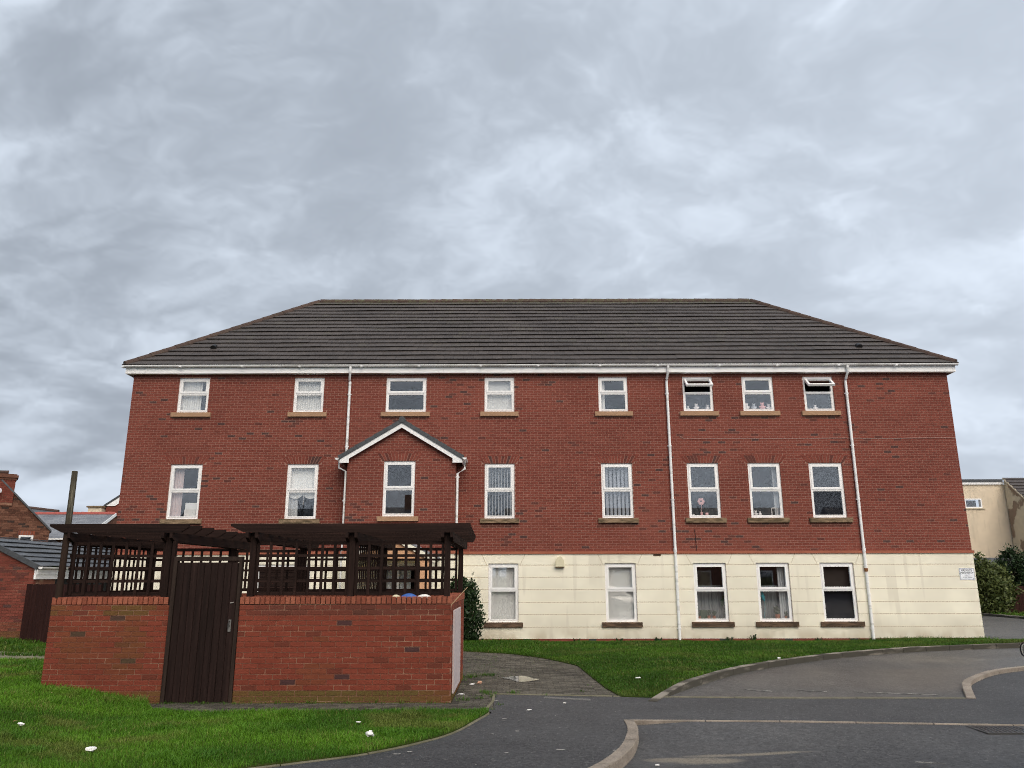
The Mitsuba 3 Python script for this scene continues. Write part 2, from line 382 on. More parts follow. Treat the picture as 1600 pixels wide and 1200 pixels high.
scene['car_paint'] = {'type': 'twosided', 'bsdf': {'type': 'principled', 'base_color': {'type': 'rgb', 'value': [0.012, 0.012, 0.014]}, 'roughness': 0.25, 'specular': 0.5, 'clearcoat': 0.8, 'clearcoat_gloss': 0.9}}
scene['mirror_mat'] = {'type': 'twosided', 'bsdf': {'type': 'conductor', 'material': 'Al'}}
scene['car_glass'] = {'type': 'twosided', 'bsdf': {'type': 'principled', 'base_color': {'type': 'rgb', 'value': [0.006, 0.007, 0.008]}, 'roughness': 0.05, 'specular': 0.6}}
scene['tail_light_mat'] = rough((0.28, 0.012, 0.010), 0.2, 0.5)
scene['tyre_mat'] = rough((0.02, 0.02, 0.02), 0.8, 0.2)
scene['amber_mat'] = rough((0.45, 0.17, 0.05), 0.3, 0.5)

# ------------------------------------------------------------------ brick laying
BL, BH, JT = 0.225, 0.075, 0.012


def rect_minus(r, holes):
    """The rectangle (a, b, c, d) = s0, s1, z0, z1 less the holes, as rectangles."""
    out = [r]
    for h in holes:
        nxt = []
        for a, b, c, d in out:
            if h[0] >= b or h[1] <= a or h[2] >= d or h[3] <= c:
                nxt.append((a, b, c, d))
                continue
            if h[0] > a:
                nxt.append((a, h[0], c, d))
            if h[1] < b:
                nxt.append((h[1], b, c, d))
            a2, b2 = max(a, h[0]), min(b, h[1])
            if h[2] > c:
                nxt.append((a2, b2, c, h[2]))
            if h[3] < d:
                nxt.append((a2, b2, h[3], d))
        out = nxt
    return [q for q in out if q[1] - q[0] > 0.025 and q[3] - q[2] > 0.02]


def lay(s0, s1, z0, z1, holes=()):
    """Stretcher bond: rectangles without their joints."""
    out = []
    rows = int(round((z1 - z0) / BH))
    for r in range(rows):
        za, zb = z0 + r * BH, z0 + (r + 1) * BH
        near = [h for h in holes if h[2] < zb and h[3] > za]
        s = s0 - (BL / 2 if r % 2 else 0)
        while s < s1 - 0.01:
            a, b = max(s, s0), min(s + BL, s1)
            if b - a > 0.04:
                out += rect_minus((a + JT / 2, b - JT / 2, za + JT / 2, zb - JT / 2), near)
            s += BL
    return out


def tone():
    return float(rng.random())


def brick_parts(owner, fr, rects, mat, eye_order, most, stain=lambda s, z: 0.0, depth=0.10, proud=0.0025, variants=6, tonefn=None, kind_name='brick'):
    """The bricks that show largest as parts (they share ply dicts), the others as one part of the same kind."""
    full = [r for r in rects if abs(r[1] - r[0] - (BL - JT)) < 1e-6 and abs(r[3] - r[2] - (BH - JT)) < 1e-6]
    full.sort(key=eye_order)
    singles, rest = full[:most], full[most:] + [r for r in rects if not (abs(r[1] - r[0] - (BL - JT)) < 1e-6 and abs(r[3] - r[2] - (BH - JT)) < 1e-6)]
    cache = {}
    o = fr(0, 0, 0)
    for a, b, c, d in singles:
        t = tonefn(a, c) if tonefn else tone()
        st = round(stain((a + b) / 2, (c + d) / 2) * 5) / 5
        k = (0.03 if t < 0.07 else 0.13 if t < 0.2 else 0.2 + 0.8 * (int((t - 0.2) / 0.8 * variants) + 0.5) / variants, st)
        if k not in cache:
            cache[k] = MB().fbox(fr, 0, BL - JT, -depth, proud * (0.3 + tone()), 0, BH - JT, k).ply(mat)
        key = fresh(f'{owner}__{kind_name}')
        scene[key] = {**cache[k], 'to_world': T().translate((fr(a, 0, c) - o).tolist())}
    m = MB()
    for a, b, c, d in rest:
        m.fbox(fr, a, b, -depth, proud * tone(), c, d, (tonefn(a, c) if tonefn else tone(), stain((a + b) / 2, (c + d) / 2)))
    if m.n:
        part(owner, kind_name, m, mat, kind='stuff')


def patchy(seed):
    """Brick tones with drifts of dark bricks, as delivered by the pallet."""
    def fn(s, z):
        n = meshkit.fbm(np.array([[s * 0.55, z * 1.1, seed]]), 3, 5)[0]
        t = tone()
        if t < 0.015 + max(0.0, (n - 0.60) * 0.9):
            return 0.03 if tone() < 0.45 else 0.13
        return 0.2 + 0.8 * min(1, max(0, 0.55 * tone() + 0.9 * (n - 0.25)))
    return fn


# ------------------------------------------------------------------ the apartment building
YB = 22.92
XL, XR = -11.60, 13.34
BACK = 31.6
ZS0, ZS1 = 2.40, 2.475
EAVE = 7.80
main = frame((0, YB, 0), (1, 0, 0), (0, -1, 0))
BAYY = 22.30
bay_fr = frame((0, BAYY, 0), (1, 0, 0), (0, -1, 0))
AB = thing('apartment_building', 'long three storey red brick apartment block with cream ground floor and hipped dark tile roof', 'building')

W3 = [(-10.19, -9.25), (-6.66, -5.74), (-3.845, -2.615), (-0.84, 0.07), (2.635, 3.53), (5.21, 6.13), (7.025, 7.98), (8.90, 9.815)]
W2 = [(-10.18, -9.23), (-6.70, -5.77), (-0.82, 0.07), (2.645, 3.57), (5.20, 6.14), (7.015, 7.98), (8.83, 9.83)]
W1 = [(-0.695, 0.17), (2.665, 3.56), (5.215, 6.165), (7.03, 7.985), (8.865, 9.85)]
Z3, Z2, Z1 = (6.61, 7.70), (3.42, 5.04), (0.505, 2.135)
BIGW = (-7.40, -5.83, 0.12, 2.12)
BX0, BX1 = -4.785, -1.65
BAYW = (-3.725, -2.81, 3.44, 5.035)

holes = [(a, b, *Z3) for a, b in W3] + [(a, b, *Z2) for a, b in W2] + [(a, b, *Z1) for a, b in W1] + [BIGW]
sills = [(a - 0.13, b + 0.13, Z3[0] - 0.14, Z3[0]) for a, b in W3] + [(a - 0.13, b + 0.13, Z2[0] - 0.14, Z2[0]) for a, b in W2]
arches = [(a - 0.09, b + 0.09, Z2[1], Z2[1] + 0.225) for a, b in W2]

# backing wall (mortar behind the bricks), side and rear walls
core = Polygon([(XL + 0.006, 0), (XR - 0.006, 0), (XR - 0.006, EAVE - 0.01), (XL + 0.006, EAVE - 0.01)])
for h in holes:
    core = core.difference(sbox(h[0], h[2], h[1], h[3]))
core = core.difference(sbox(BX0 + 0.3, 0.1, BX1 - 0.3, 5.0))
m = MB().poly(main, core, -0.30, -0.005)
part(AB, 'wall', m, 'mortar_mat')
m = MB()
m.box(XL + 0.006, XL + 0.3, YB + 0.301, BACK, 0, EAVE - 0.01)
m.box(XR - 0.3, XR - 0.006, YB + 0.301, BACK, 0, EAVE - 0.01)
m.box(XL + 0.31, XR - 0.31, BACK - 0.3, BACK - 0.001, 0, EAVE - 0.01)
part(AB, 'rear_wall', m, 'mortar_mat')

rects = lay(XL, XR, ZS1, EAVE - 0.025, holes + sills + arches + [(BX0, BX1, ZS1, 5.33)])
brick_parts(AB, main, rects, 'brick_mat', lambda r: abs(r[0] - 1.5) * 0.25 + r[2], 260, tonefn=patchy(3),
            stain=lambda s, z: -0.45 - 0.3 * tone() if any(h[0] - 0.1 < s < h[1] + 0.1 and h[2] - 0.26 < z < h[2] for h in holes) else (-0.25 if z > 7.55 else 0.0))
# side walls in brick too (seen only from a step aside)
for x, n, nm in ((XL, -1, 'left'), (XR, 1, 'right')):
    fr = frame((x, YB, 0), (0, 1, 0), (n, 0, 0))
    m = MB()
    for a, b, c, d in lay(0.105, BACK - YB, ZS1, EAVE - 0.025):
        m.fbox(fr, a, b, -0.09, 0.002 * tone(), c, d, (0.2 + 0.8 * tone(), 0))
    part(AB, 'brick', m, 'brick_mat', kind='stuff')

# fanned brick arches over the middle windows
for fr, (a, b), zt in [(main, w, Z2[1]) for w in W2] + [(bay_fr, BAYW[:2], BAYW[3])]:
    m = MB()
    c, n = (a + b) / 2, 13
    bw = (b - a + 0.10) / n
    for k in range(n):
        s0 = a - 0.05 + k * bw
        lean = lambda s: (s - c) * 0.30
        if abs(s0 + bw / 2 - c) < bw * 0.6:
            uvk = (0.75, 0)
        else:
            uvk = (0.03 if tone() < 0.05 else 0.13 if tone() < 0.14 else 0.35 + 0.65 * tone(), 0)
        g = 0.0075
        m.poly(fr, [(s0 + g, zt + 0.003), (s0 + bw - g, zt + 0.003), (s0 + bw - g + lean(s0 + bw), zt + 0.222), (s0 + g + lean(s0), zt + 0.222)], -0.09, 0.004 + 0.003 * tone(), uvk)
    # the bricks either side of the fan
    part(AB, 'brick_arch', m, 'brick_mat', kind='stuff')
    back = MB().fbox(fr, a - 0.25, b + 0.25, -0.085, -0.0035, zt + 0.001, zt + 0.224)
    part(AB, 'arch_backing', back, 'mortar_mat')

# rendered ground floor: bands with recessed joints, slanted joints above the windows
part(AB, 'string_course', MB().fbox(main, XL - 0.03, BX0 - 0.002, -0.09, 0.055, ZS0, ZS1).fbox(main, BX1 + 0.002, XR + 0.03, -0.09, 0.055, ZS0, ZS1), 'string_mat')
bands = [2.395, 2.085, 1.745, 1.405, 1.050, 0.715, 0.370, 0.055]
g = 0.009
for k in range(7):
    zt, zb = bands[k] - (g if k else 0.0), bands[k + 1] + (g if k < 6 else 0)
    shape = sbox(XL, zb, XR, zt)
    for h in holes[-6:]:
        shape = shape.difference(sbox(h[0], h[2], h[1], h[3]))
    shape = shape.difference(sbox(BX0, 0, BX1, 3))
    if k == 0:
        for a, b in W1:
            for s, q in ((a, -1), (b, 1)):
                shape = shape.difference(LineString([(s + q * 0.05, 2.085), (s + q * 0.20, 2.40)]).buffer(0.007, cap_style=2))
    for gg in getattr(shape, 'geoms', [shape]):
        if gg.area > 0.01:
            part(AB, 'render_band', MB().poly(main, gg, -0.085, 0.014), 'cream_mat')
joints = core.intersection(sbox(XL, 0.06, XR, 2.39))
part(AB, 'render_joint', MB().poly(main, joints.buffer(-0.002), -0.0045, 0.0035), 'cream_edge_mat')
part(AB, 'plinth', MB().fbox(main, XL, XR, -0.08, 0.006, -0.25, 0.052), 'brick_mat')
m = MB()
for s in np.arange(XL + 0.8, XR, 1.85):
    m.fbox(main, s, s + 0.215, -0.05, 0.009, -0.012, 0.05)
part(AB, 'air_brick', m, 'dark_metal')
for x in (XL + 0.001, XR - 0.001):
    part(AB, 'render_side', MB().box(min(x, x + math.copysign(0.02, x)), max(x, x + math.copysign(0.02, x)), YB + 0.09, BACK, 0.0, 2.395), 'cream_mat')
part(AB, 'air_brick', MB().fbox(main, 4.08, 4.30, -0.05, 0.020, 2.33, 2.392), 'sill_dark')

# interiors: floors, back walls and party walls that the windows look into
m = MB()
for z0, z1 in ((0.0, 2.55), (2.75, 5.45), (5.65, 7.78)):
    m.box(XL + 0.31, XR - 0.31, YB + 0.31, YB + 3.4, z0 - 0.1, z0)
    m.box(XL + 0.31, XR - 0.31, YB + 0.31, YB + 3.4, z1, z1 + 0.05)
    m.box(XL + 0.31, XR - 0.31, YB + 3.4, YB + 3.5, z0, z1)
    for x in (-8.0, -4.9, -1.5, 1.3, 4.45, 6.6, 8.4, 10.6):
        m.box(x, x + 0.1, YB + 0.31, YB + 3.39, z0, z1)
part(AB, 'interior', m, 'room_mat')


def slats(m, fr, a, b, z0, z1, pitch, turn, d=-0.20, skip=None):
    """Vertical blind slats, each turned by the angle."""
    s = a + 0.02
    while s < b - 0.03:
        if not (skip and skip[0] < (s - a) / (b - a) < skip[1]):
            w, t = 0.089, turn + 0.12 * (tone() - 0.5)
            dx, dy = math.cos(t) * w / 2, math.sin(t) * w / 2
            c = s + 0.04
            p = [(c - dx, d - dy), (c + dx, d + dy)]
            nrm = (-math.sin(t) * 0.0015, math.cos(t) * 0.0015)
            v = [fr(x + sg * nrm[0], y + sg * nrm[1], z) for x, y in p for sg in (-1, 1) for z in (z0, z1)]
            m.add(v, MB.Q)
        s += pitch


def folds(m, fr, a, b, z0, z1, n, amp=0.025, d=-0.22):
    """A hanging curtain with folds."""
    k = max(6, n * 6)
    s = np.linspace(a, b, k)
    y = d + amp * np.sin(np.linspace(0, n * 2 * np.pi, k)) + 0.006 * rng.standard_normal(k)
    v = [fr(x, yy, z) for x, yy in zip(s, y) for z in (z0, z1)] + [fr(x, yy - 0.004, z) for x, yy in zip(s, y) for z in (z0, z1)]
    f = []
    for off in (0, 2 * k):
        f += [[off + 2 * i, off + 2 * i + 1, off + 2 * i + 3, off + 2 * i + 2] for i in range(k - 1)]
    m.add(v, f)


def window(fr, a, b, z0, z1, zt, sill, content, lab=None, open_=False, rec=0.045, glass='glass_mat'):
    w = fresh(f'{AB}__window')
    if lab:
        labels[w] = {'label': lab}
    F = 0.066
    m = MB()
    d0, d1 = -rec - 0.07, -rec
    m.fbox(fr, a + 0.004, a + F, d0, d1, z0 + 0.004, z1 - 0.004)
    m.fbox(fr, b - F, b - 0.004, d0, d1, z0 + 0.004, z1 - 0.004)
    m.fbox(fr, a + F, b - F, d0, d1, z1 - F, z1 - 0.004)
    m.fbox(fr, a + F, b - F, d0, d1, z0 + 0.004, z0 + 0.07)
    m.fbox(fr, a + F, b - F, d0, d1, zt - 0.025, zt + 0.025)
    m.fbox(fr, a + F, b - F, d1, d1 + 0.012, z0 + 0.062, z0 + 0.085)
    for s0, s1, c0, c1 in ((a + F, a + F + 0.018, z0 + 0.0855, zt - 0.025), (b - F - 0.018, b - F, z0 + 0.0855, zt - 0.025), (a + F + 0.018, b - F - 0.018, zt - 0.045, zt - 0.025)):
        m.fbox(fr, s0, s1, d0 + 0.02, d1 - 0.012, c0, c1)
    part(w, 'frame', m, 'white_plastic')
    part(w, 'pane', quad(fr, a + F, b - F, d1 - 0.035, z0 + 0.07, zt - 0.025), glass)
    # the top-hung sash
    S = 0.060
    sa, sb, sz0, sz1 = a + F - 0.012, b - F + 0.012, zt + 0.014, z1 - F + 0.012
    ang = math.radians(50) if open_ else 0.0
    ca, sn = math.cos(ang), math.sin(ang)

    def hung(s, d, z):
        dz, dd = z - sz1, d - d1
        return fr(s, d1 + dd * ca - dz * sn, sz1 + dz * ca + dd * sn)
    m = MB()
    m.fbox(hung, sa, sa + S, d1 - 0.05, d1 + 0.018, sz0, sz1)
    m.fbox(hung, sb - S, sb, d1 - 0.05, d1 + 0.018, sz0, sz1)
    m.fbox(hung, sa + S, sb - S, d1 - 0.05, d1 + 0.018, sz1 - S, sz1)
    m.fbox(hung, sa + S, sb - S, d1 - 0.05, d1 + 0.018, sz0, sz0 + S)
    part(w, 'sash', m, 'white_plastic', label='white top sash propped wide open' if open_ else None)
    part(w, 'pane', quad(hung, sa + S, sb - S, d1 - 0.02, sz0 + S, sz1 - S), 'glass_mat')
    if sill:
        h = 0.135
        m = MB().fbox(fr, a - 0.125, b + 0.125, -0.10, 0.075, z0 - h, z0 - 0.001)
        part(w, 'sill', m, sill)
    for nm, mb, mat in content(fr, a, b, z0, z1, zt):
        part(w, nm, mb, mat)
    return w


def quad(fr, a, b, d, z0, z1):
    return MB().add([fr(a, d, z0), fr(b, d, z0), fr(b, d, z1), fr(a, d, z1)], [[0, 1, 2, 3]])


def ball(m, c, r, sq=(1, 1, 1), uv=(0.5, 0), sub=1):
    s = trimesh.creation.icosphere(subdivisions=sub, radius=r)
    m.add(s.vertices * np.array(sq) + np.asarray(c), s.faces, uv)


def closed_blinds(turn=0.35, pitch=0.085, mat='blind_mat', skip=None, d=-0.20):
    def c(fr, a, b, z0, z1, zt):
        m = MB()
        slats(m, fr, a, b, z0 + 0.03, z1 - 0.03, pitch, turn, d, skip)
        m.fbox(fr, a, b, d - 0.03, d + 0.03, z1 - 0.03, z1 + 0.01)
        return [('blind', m, mat)]
    return c


def ornaments(spec, curtain=None):
    """Little things standing inside on the window board."""
    def c(fr, a, b, z0, z1, zt):
        out = []
        for kind, u, s, mat in spec:
            m = MB()
            x, z = a + 0.08 + u * (b - a - 0.16), z0 + 0.07
            if kind == 'bear':
                ball(m, fr(x, -0.20, z + s * 0.40), s * 0.36)
                ball(m, fr(x, -0.20, z + s * 0.86), s * 0.24)
                for q in (-1, 1):
                    ball(m, fr(x + q * s * 0.19, -0.20, z + s * 1.06), s * 0.09)
                    ball(m, fr(x + q * s * 0.34, -0.19, z + s * 0.50), s * 0.13)
                    ball(m, fr(x + q * s * 0.20, -0.17, z + s * 0.12), s * 0.15)
                out.append(('soft_toy', m, mat))
            elif kind == 'plant':
                m2 = MB().tube([fr(x, -0.2, z), fr(x, -0.2, z + s * 0.35)], [s * 0.16, s * 0.21], 10)
                out.append(('plant_pot', m2, 'terracotta_mat'))
                for q in range(26):
                    t, e = tone() * 6.28, 0.3 + 0.7 * tone()
                    tip = (x + math.cos(t) * s * 0.36 * e, -0.2 + math.sin(t) * s * 0.2 * e, z + s * (0.45 + 0.55 * tone()))
                    m.bar(fr(x, -0.2, z + s * 0.3), fr(*tip), s * 0.10, 0.004, (0.3, 0.2, 1))
                out.append(('pot_plant', m, mat))
            elif kind == 'flower':
                m.tube([fr(x, -0.2, z), fr(x + 0.01, -0.2, z + s * 0.55), fr(x, -0.2, z + s * 0.8)], 0.008, 6)
                m.tube([fr(x, -0.2, z), fr(x, -0.2, z + s * 0.22)], [0.03, 0.045], 8)
                for q in range(6):
                    t = q / 6 * 6.28
                    ball(m, fr(x + 0.065 * math.cos(t), -0.2, z + s * 0.82 + 0.065 * math.sin(t)), 0.045, (1, 0.4, 1))
                out.append(('flower', m, mat))
            elif kind == 'orchid':
                pts = [fr(x + 0.05 * math.sin(k * 0.5), -0.2, z + s * k / 6) for k in range(7)]
                m.tube(pts, 0.006, 6)
                for k in range(10):
                    ball(m, fr(x + 0.07 * (tone() - 0.4), -0.2 + 0.03 * tone(), z + s * (0.62 + 0.4 * tone())), 0.035, (1, 0.5, 1))
                out.append(('flower', m, mat))
            elif kind == 'picture':
                for p, q in (((-0.5, 0), (0.5, 0)), ((-0.5, 1.3), (0.5, 1.3)), ((-0.5, 0), (-0.5, 1.3)), ((0.5, 0), (0.5, 1.3))):
                    m.bar(fr(x + p[0] * s, -0.2, z + p[1] * s + 0.01), fr(x + q[0] * s, -0.2, z + q[1] * s + 0.01), 0.02, 0.022, (0, 1, 0))
                out.append(('picture_frame', m, mat))
            elif kind == 'box':
                m.fbox(fr, x - s * 0.4, x + s * 0.4, -0.28, -0.17, z, z + s)
                out.append(('box', m, mat))
        if curtain:
            out += curtain(fr, a, b, z0, z1, zt)
        return out
    return c


def half_curtain(u0, u1, mat='curtain_mat', n=4):
    def c(fr, a, b, z0, z1, zt):
        m = MB()
        folds(m, fr, a + u0 * (b - a), a + u1 * (b - a), z0 + 0.05, z1 - 0.02, n)
        return [('curtain', m, mat)]
    return c


def blackout(lower, upper=None):
    def c(fr, a, b, z0, z1, zt):
        out = [('blackout_blind', MB().fbox(fr, a + 0.01, b - 0.01, -0.19, -0.18, z0 + 0.02, zt), lower)]
        if upper:
            out.append(('blackout_blind', MB().fbox(fr, a + 0.01, b - 0.01, -0.24, -0.23, zt + 0.001, z1 - 0.01), upper))
        return out
    return c


def scalloped(fr, a, b, z0, z1, zt):
    m = MB()
    zz = zt - 0.10
    pts = [(a + 0.01, z1 - 0.02), (a + 0.01, zz)]
    for k in range(25):
        u = k / 24
        pts.append((a + 0.01 + u * (b - a - 0.02), zz - 0.12 * abs(math.sin(u * math.pi * 2.0)) ** 0.7))
    pts += [(b - 0.01, zz), (b - 0.01, z1 - 0.02)]
    m.poly(fr, Polygon(pts).buffer(0), -0.20, -0.195)
    cord = MB().bar(fr((a + b) / 2 + 0.02, -0.19, zz - 0.30), fr((a + b) / 2 + 0.02, -0.19, zz - 0.02), 0.012, 0.012, (0, 1, 0))
    net = MB()
    folds(net, fr, a + 0.02, a + 0.34 * (b - a), z0 + 0.04, zz, 3, 0.02, -0.25)
    return [('roller_blind', m, 'blind_mat'), ('pull_cord', cord, 'white_plastic'), ('curtain', net, 'net_mat')]


def lower_net(fr, a, b, z0, z1, zt):
    m = MB()
    folds(m, fr, a + 0.02, b - 0.02, z0 + 0.04, zt + 0.12, 8, 0.015, -0.34)
    return [('net_curtain', m, 'grey_net_mat')]


def none(*a):
    return []


# top row
zt3 = Z3[0] + 0.60 * (Z3[1] - Z3[0]) - 0.06
window(main, *W3[0], *Z3, zt3, 'sill_buff', closed_blinds(0.40, 0.070, skip=(0.66, 0.78)))
window(main, *W3[1], *Z3, zt3, 'sill_buff', closed_blinds(0.40, 0.070))
window(main, *W3[2], *Z3, zt3, 'sill_buff', none, 'wide double window over the gabled bay')
window(main, *W3[3], *Z3, zt3, 'sill_buff', closed_blinds(0.38, 0.070))
window(main, *W3[4], *Z3, zt3, 'sill_buff', half_curtain(0.0, 0.24, 'blind_mat', 2))
window(main, *W3[5], *Z3, zt3, 'sill_buff', ornaments([('bear', 0.12, 0.13, 'blind_mat'), ('bear', 0.46, 0.19, 'ornament_mat'), ('bear', 0.92, 0.16, 'ornament_mat')]), None, True)
window(main, *W3[6], *Z3, zt3, 'sill_buff', ornaments([('bear', 0.10, 0.20, 'ornament_mat'), ('bear', 0.38, 0.19, 'blue_blind_mat'), ('bear', 0.70, 0.22, 'pink_mat'), ('bear', 0.95, 0.18, 'ornament_mat')]))
window(main, *W3[7], *Z3, zt3, 'sill_buff', ornaments([('bear', 0.40, 0.15, 'ornament_mat')]), None, True)
# middle row
zt2 = Z2[0] + 0.51 * (Z2[1] - Z2[0])
window(main, *W2[0], *Z2, zt2, 'sill_weathered', ornaments([('box', 0.72, 0.42, 'blind_mat'), ('box', 0.60, 0.22, 'ornament_mat')], lambda *q: half_curtain(0.0, 0.36)(*q) + half_curtain(0.88, 1.0, 'net_mat', 2)(*q)))
window(main, *W2[1], *Z2, zt2, 'sill_weathered', scalloped, 'window with a scalloped roller blind halfway down')
window(main, *W2[2], *Z2, zt2, 'sill_weathered', closed_blinds(1.30, 0.088), 'window with turned vertical blinds and dark gaps')
window(main, *W2[3], *Z2, zt2, 'sill_weathered', closed_blinds(0.75, 0.118, 'blue_blind_mat'))
window(main, *W2[4], *Z2, zt2, 'sill_weathered', ornaments([('flower', 0.42, 0.52, 'pink_mat'), ('box', 0.62, 0.10, 'pink_mat'), ('box', 0.10, 0.06, 'ornament_mat')]))
window(main, *W2[5], *Z2, zt2, 'sill_weathered', ornaments([('picture', 0.84, 0.17, 'ornament_mat'), ('bear', 0.14, 0.14, 'ornament_mat'), ('bear', 0.30, 0.12, 'ornament_mat')], half_curtain(0.80, 1.0, 'net_mat', 2)))
window(main, *W2[6], *Z2, zt2, 'sill_weathered', blackout('dark_room_mat'), glass='plain_glass')
# ground floor
zt1 = Z1[0] + 0.54 * (Z1[1] - Z1[0])
window(main, *W1[0], *Z1, zt1, 'sill_dark', closed_blinds(0.45, 0.070))
window(main, *W1[1], *Z1, zt1, 'sill_dark', closed_blinds(0.48, 0.070))
window(main, *W1[2], *Z1, zt1, 'sill_dark', ornaments([('plant', 0.10, 0.22, 'plant_mat'), ('box', 0.24, 0.24, 'plant_mat'), ('plant', 0.42, 0.26, 'plant_mat'), ('plant', 0.62, 0.24, 'plant_mat'), ('orchid', 0.95, 0.62, 'plant_mat')], lower_net))
window(main, *W1[3], *Z1, zt1, 'sill_dark', ornaments([('orchid', 0.14, 0.80, 'teal_mat'), ('plant', 0.62, 0.36, 'plant_mat'), ('plant', 0.92, 0.22, 'plant_mat')], lambda *q: half_curtain(0.70, 1.0, 'net_mat', 4)(*q) + lower_net(*q)))
window(main, *W1[4], *Z1, zt1, 'sill_dark', blackout('dark_room_mat', 'brown_room_mat'), glass='plain_glass')

# brown boarded double door in its white frame behind the pergola
D = fresh(f'{AB}__double_door')
a, b, z0, z1 = BIGW
m = MB()
for s0, s1, c0, c1 in ((a + 0.003, a + 0.075, z0, z1 - 0.003), (b - 0.075, b - 0.003, z0, z1 - 0.003), (a + 0.075, b - 0.075, z1 - 0.075, z1 - 0.003)):
    m.fbox(main, s0, s1, -0.12, -0.03, c0, c1)
part(D, 'frame', m, 'white_plastic')
for k in range(14):
    za = z0 + 0.02 + k * 0.136
    part(D, 'slat', MB().fbox(main, a + 0.10, b - 0.16, -0.10, -0.060 + 0.015 * (k % 2), za, za + 0.128, (tone(), 0)), 'timber_x')

# ------------------------------------------------------------------ main roof
YE, ZE = YB - 0.26, 8.02
WD = 4.65
pit = math.atan2(3.72, WD)
SL = math.hypot(3.72, WD)
XE0, XE1 = XL - 0.25, XR + 0.24
RX0, RX1 = XE0 + WD, XE1 - WD
RF = f'{AB}__roof'


def slope(o, u, inward):
    o, u, inward = np.asarray(o, float), np.asarray(u, float), np.asarray(inward, float)
    t = inward * math.cos(pit) + np.array([0, 0, math.sin(pit)])
    n = -inward * math.sin(pit) + np.array([0, 0, math.cos(pit)])
    return (lambda s, q, h: o + u * s + t * q + n * h)


def tiles(roof, poly, length, gauge, width, mat, owner, most, thick=0.018, moss=0.0, name='tile', lift=0.060):
    """Interlocking tiles clipped to the slope's outline; each a wedge whose lower edge stands proud."""
    clip = Polygon(poly)
    pre = shapely.prepared.prep(clip)
    x0, _, x1, y1 = clip.bounds
    rest, cache, made = MB(), {}, 0
    rows = int(math.ceil(y1 / gauge))
    for r in range(rows):
        wav = lambda s: 0.010 * math.sin(s * 0.9 + r * 1.7) + 0.008 * math.sin(s * 2.3 + r)
        s = x0 - (width / 2 if r % 2 else 0)
        while s < x1:
            q0 = r * gauge + wav(s) * 0.7
            tile = sbox(s + 0.002, q0, s + width - 0.002, q0 + gauge + 0.07)
            dn = 0.004 * tone() + wav(s) * 0.25
            t, ms = tone(), moss * (1.0 if r >= rows - 2 else 0.3 if tone() < 0.1 else 0.0)
            hgt = lambda q: lift - (lift - 0.012) * (q - q0) / (gauge + 0.07) + dn
            if pre.contains(tile) and made < most and r < 6:
                k = int(t * 7)
                if k not in cache:
                    c = MB()
                    w, L = width - 0.004, gauge + 0.07
                    v = [roof(0, 0, 0) * 0 + (roof(x, y, h) - roof(0, 0, 0)) for x in (0, w) for y, top in ((0, lift), (L, 0.012)) for h in (top - thick, top)]
                    c.add(v, MB.Q, (k / 7 + 0.07, 0.0))
                    cache[k] = c.ply(mat)
                scene[fresh(f'{owner}__{name}')] = {**cache[k], 'to_world': T().translate((roof(s + 0.002, q0, dn)).tolist())}
                made += 1
            elif pre.intersects(tile):
                g = tile.intersection(clip)
                for gg in getattr(g, 'geoms', [g]):
                    if gg.geom_type == 'Polygon' and gg.area > 0.002:
                        mm = trimesh.creation.extrude_polygon(gg, 1.0, engine='earcut')
                        rest.add([roof(a, b_, hgt(b_) - thick * (1 - c)) for a, b_, c in mm.vertices], mm.faces, (t, ms))
            s += width
    if rest.n:
        part(owner, name, rest, mat, kind='stuff')


front = slope((0, YE, ZE), (1, 0, 0), (0, 1, 0))
tiles(front, [(XE0, 0), (XE1, 0), (RX1, SL), (RX0, SL)], 0, 0.350, 0.30, 'roof_tile_mat', RF, 280, moss=0.5)
left = slope((XE0, YE, ZE), (0, -1, 0), (1, 0, 0))
tiles(left, [(0, 0), (-WD, SL), (-2 * WD, 0)], 0, 0.350, 0.30, 'roof_tile_mat', RF, 0)
right = slope((XE1, YE, ZE), (0, 1, 0), (-1, 0, 0))
tiles(right, [(0, 0), (2 * WD, 0), (WD, SL)], 0, 0.350, 0.30, 'roof_tile_mat', RF, 0)
ZR = ZE + 3.72
m = MB()
v = [(XE0, YE, ZE), (XE1, YE, ZE), (XE1, YE + 2 * WD, ZE), (XE0, YE + 2 * WD, ZE), (RX0, YE + WD, ZR), (RX1, YE + WD, ZR)]
m.add(np.array(v) - [0, 0, 0.02], [[0, 1, 5], [0, 5, 4], [1, 2, 5], [2, 3, 4], [2, 4, 5], [3, 0, 4], [0, 2, 1], [0, 3, 2]])
part(AB, 'roof_deck', m, 'roof_tile_mat')


def ridge_run(p, q, owner, name, mat, r=0.115, length=0.45, drop=0.03, moss=0.0):
    p, q = np.asarray(p, float), np.asarray(q, float)
    L = np.linalg.norm(q - p)
    a = (q - p) / L
    n = int(L / (length - 0.04))
    for k in range(n):
        s0, s1 = k * L / n, min(L, (k + 1) * L / n + 0.035)
        j = 0.008 * (tone() - 0.5)
        c = MB().tube([p + a * s0 + [0, 0, j - drop], p + a * s1 + [0, 0, j - drop]], [r + 0.006, r - 0.006], 10, (tone(), moss * (0.4 + 0.6 * tone())))
        part(owner, name, c, mat)


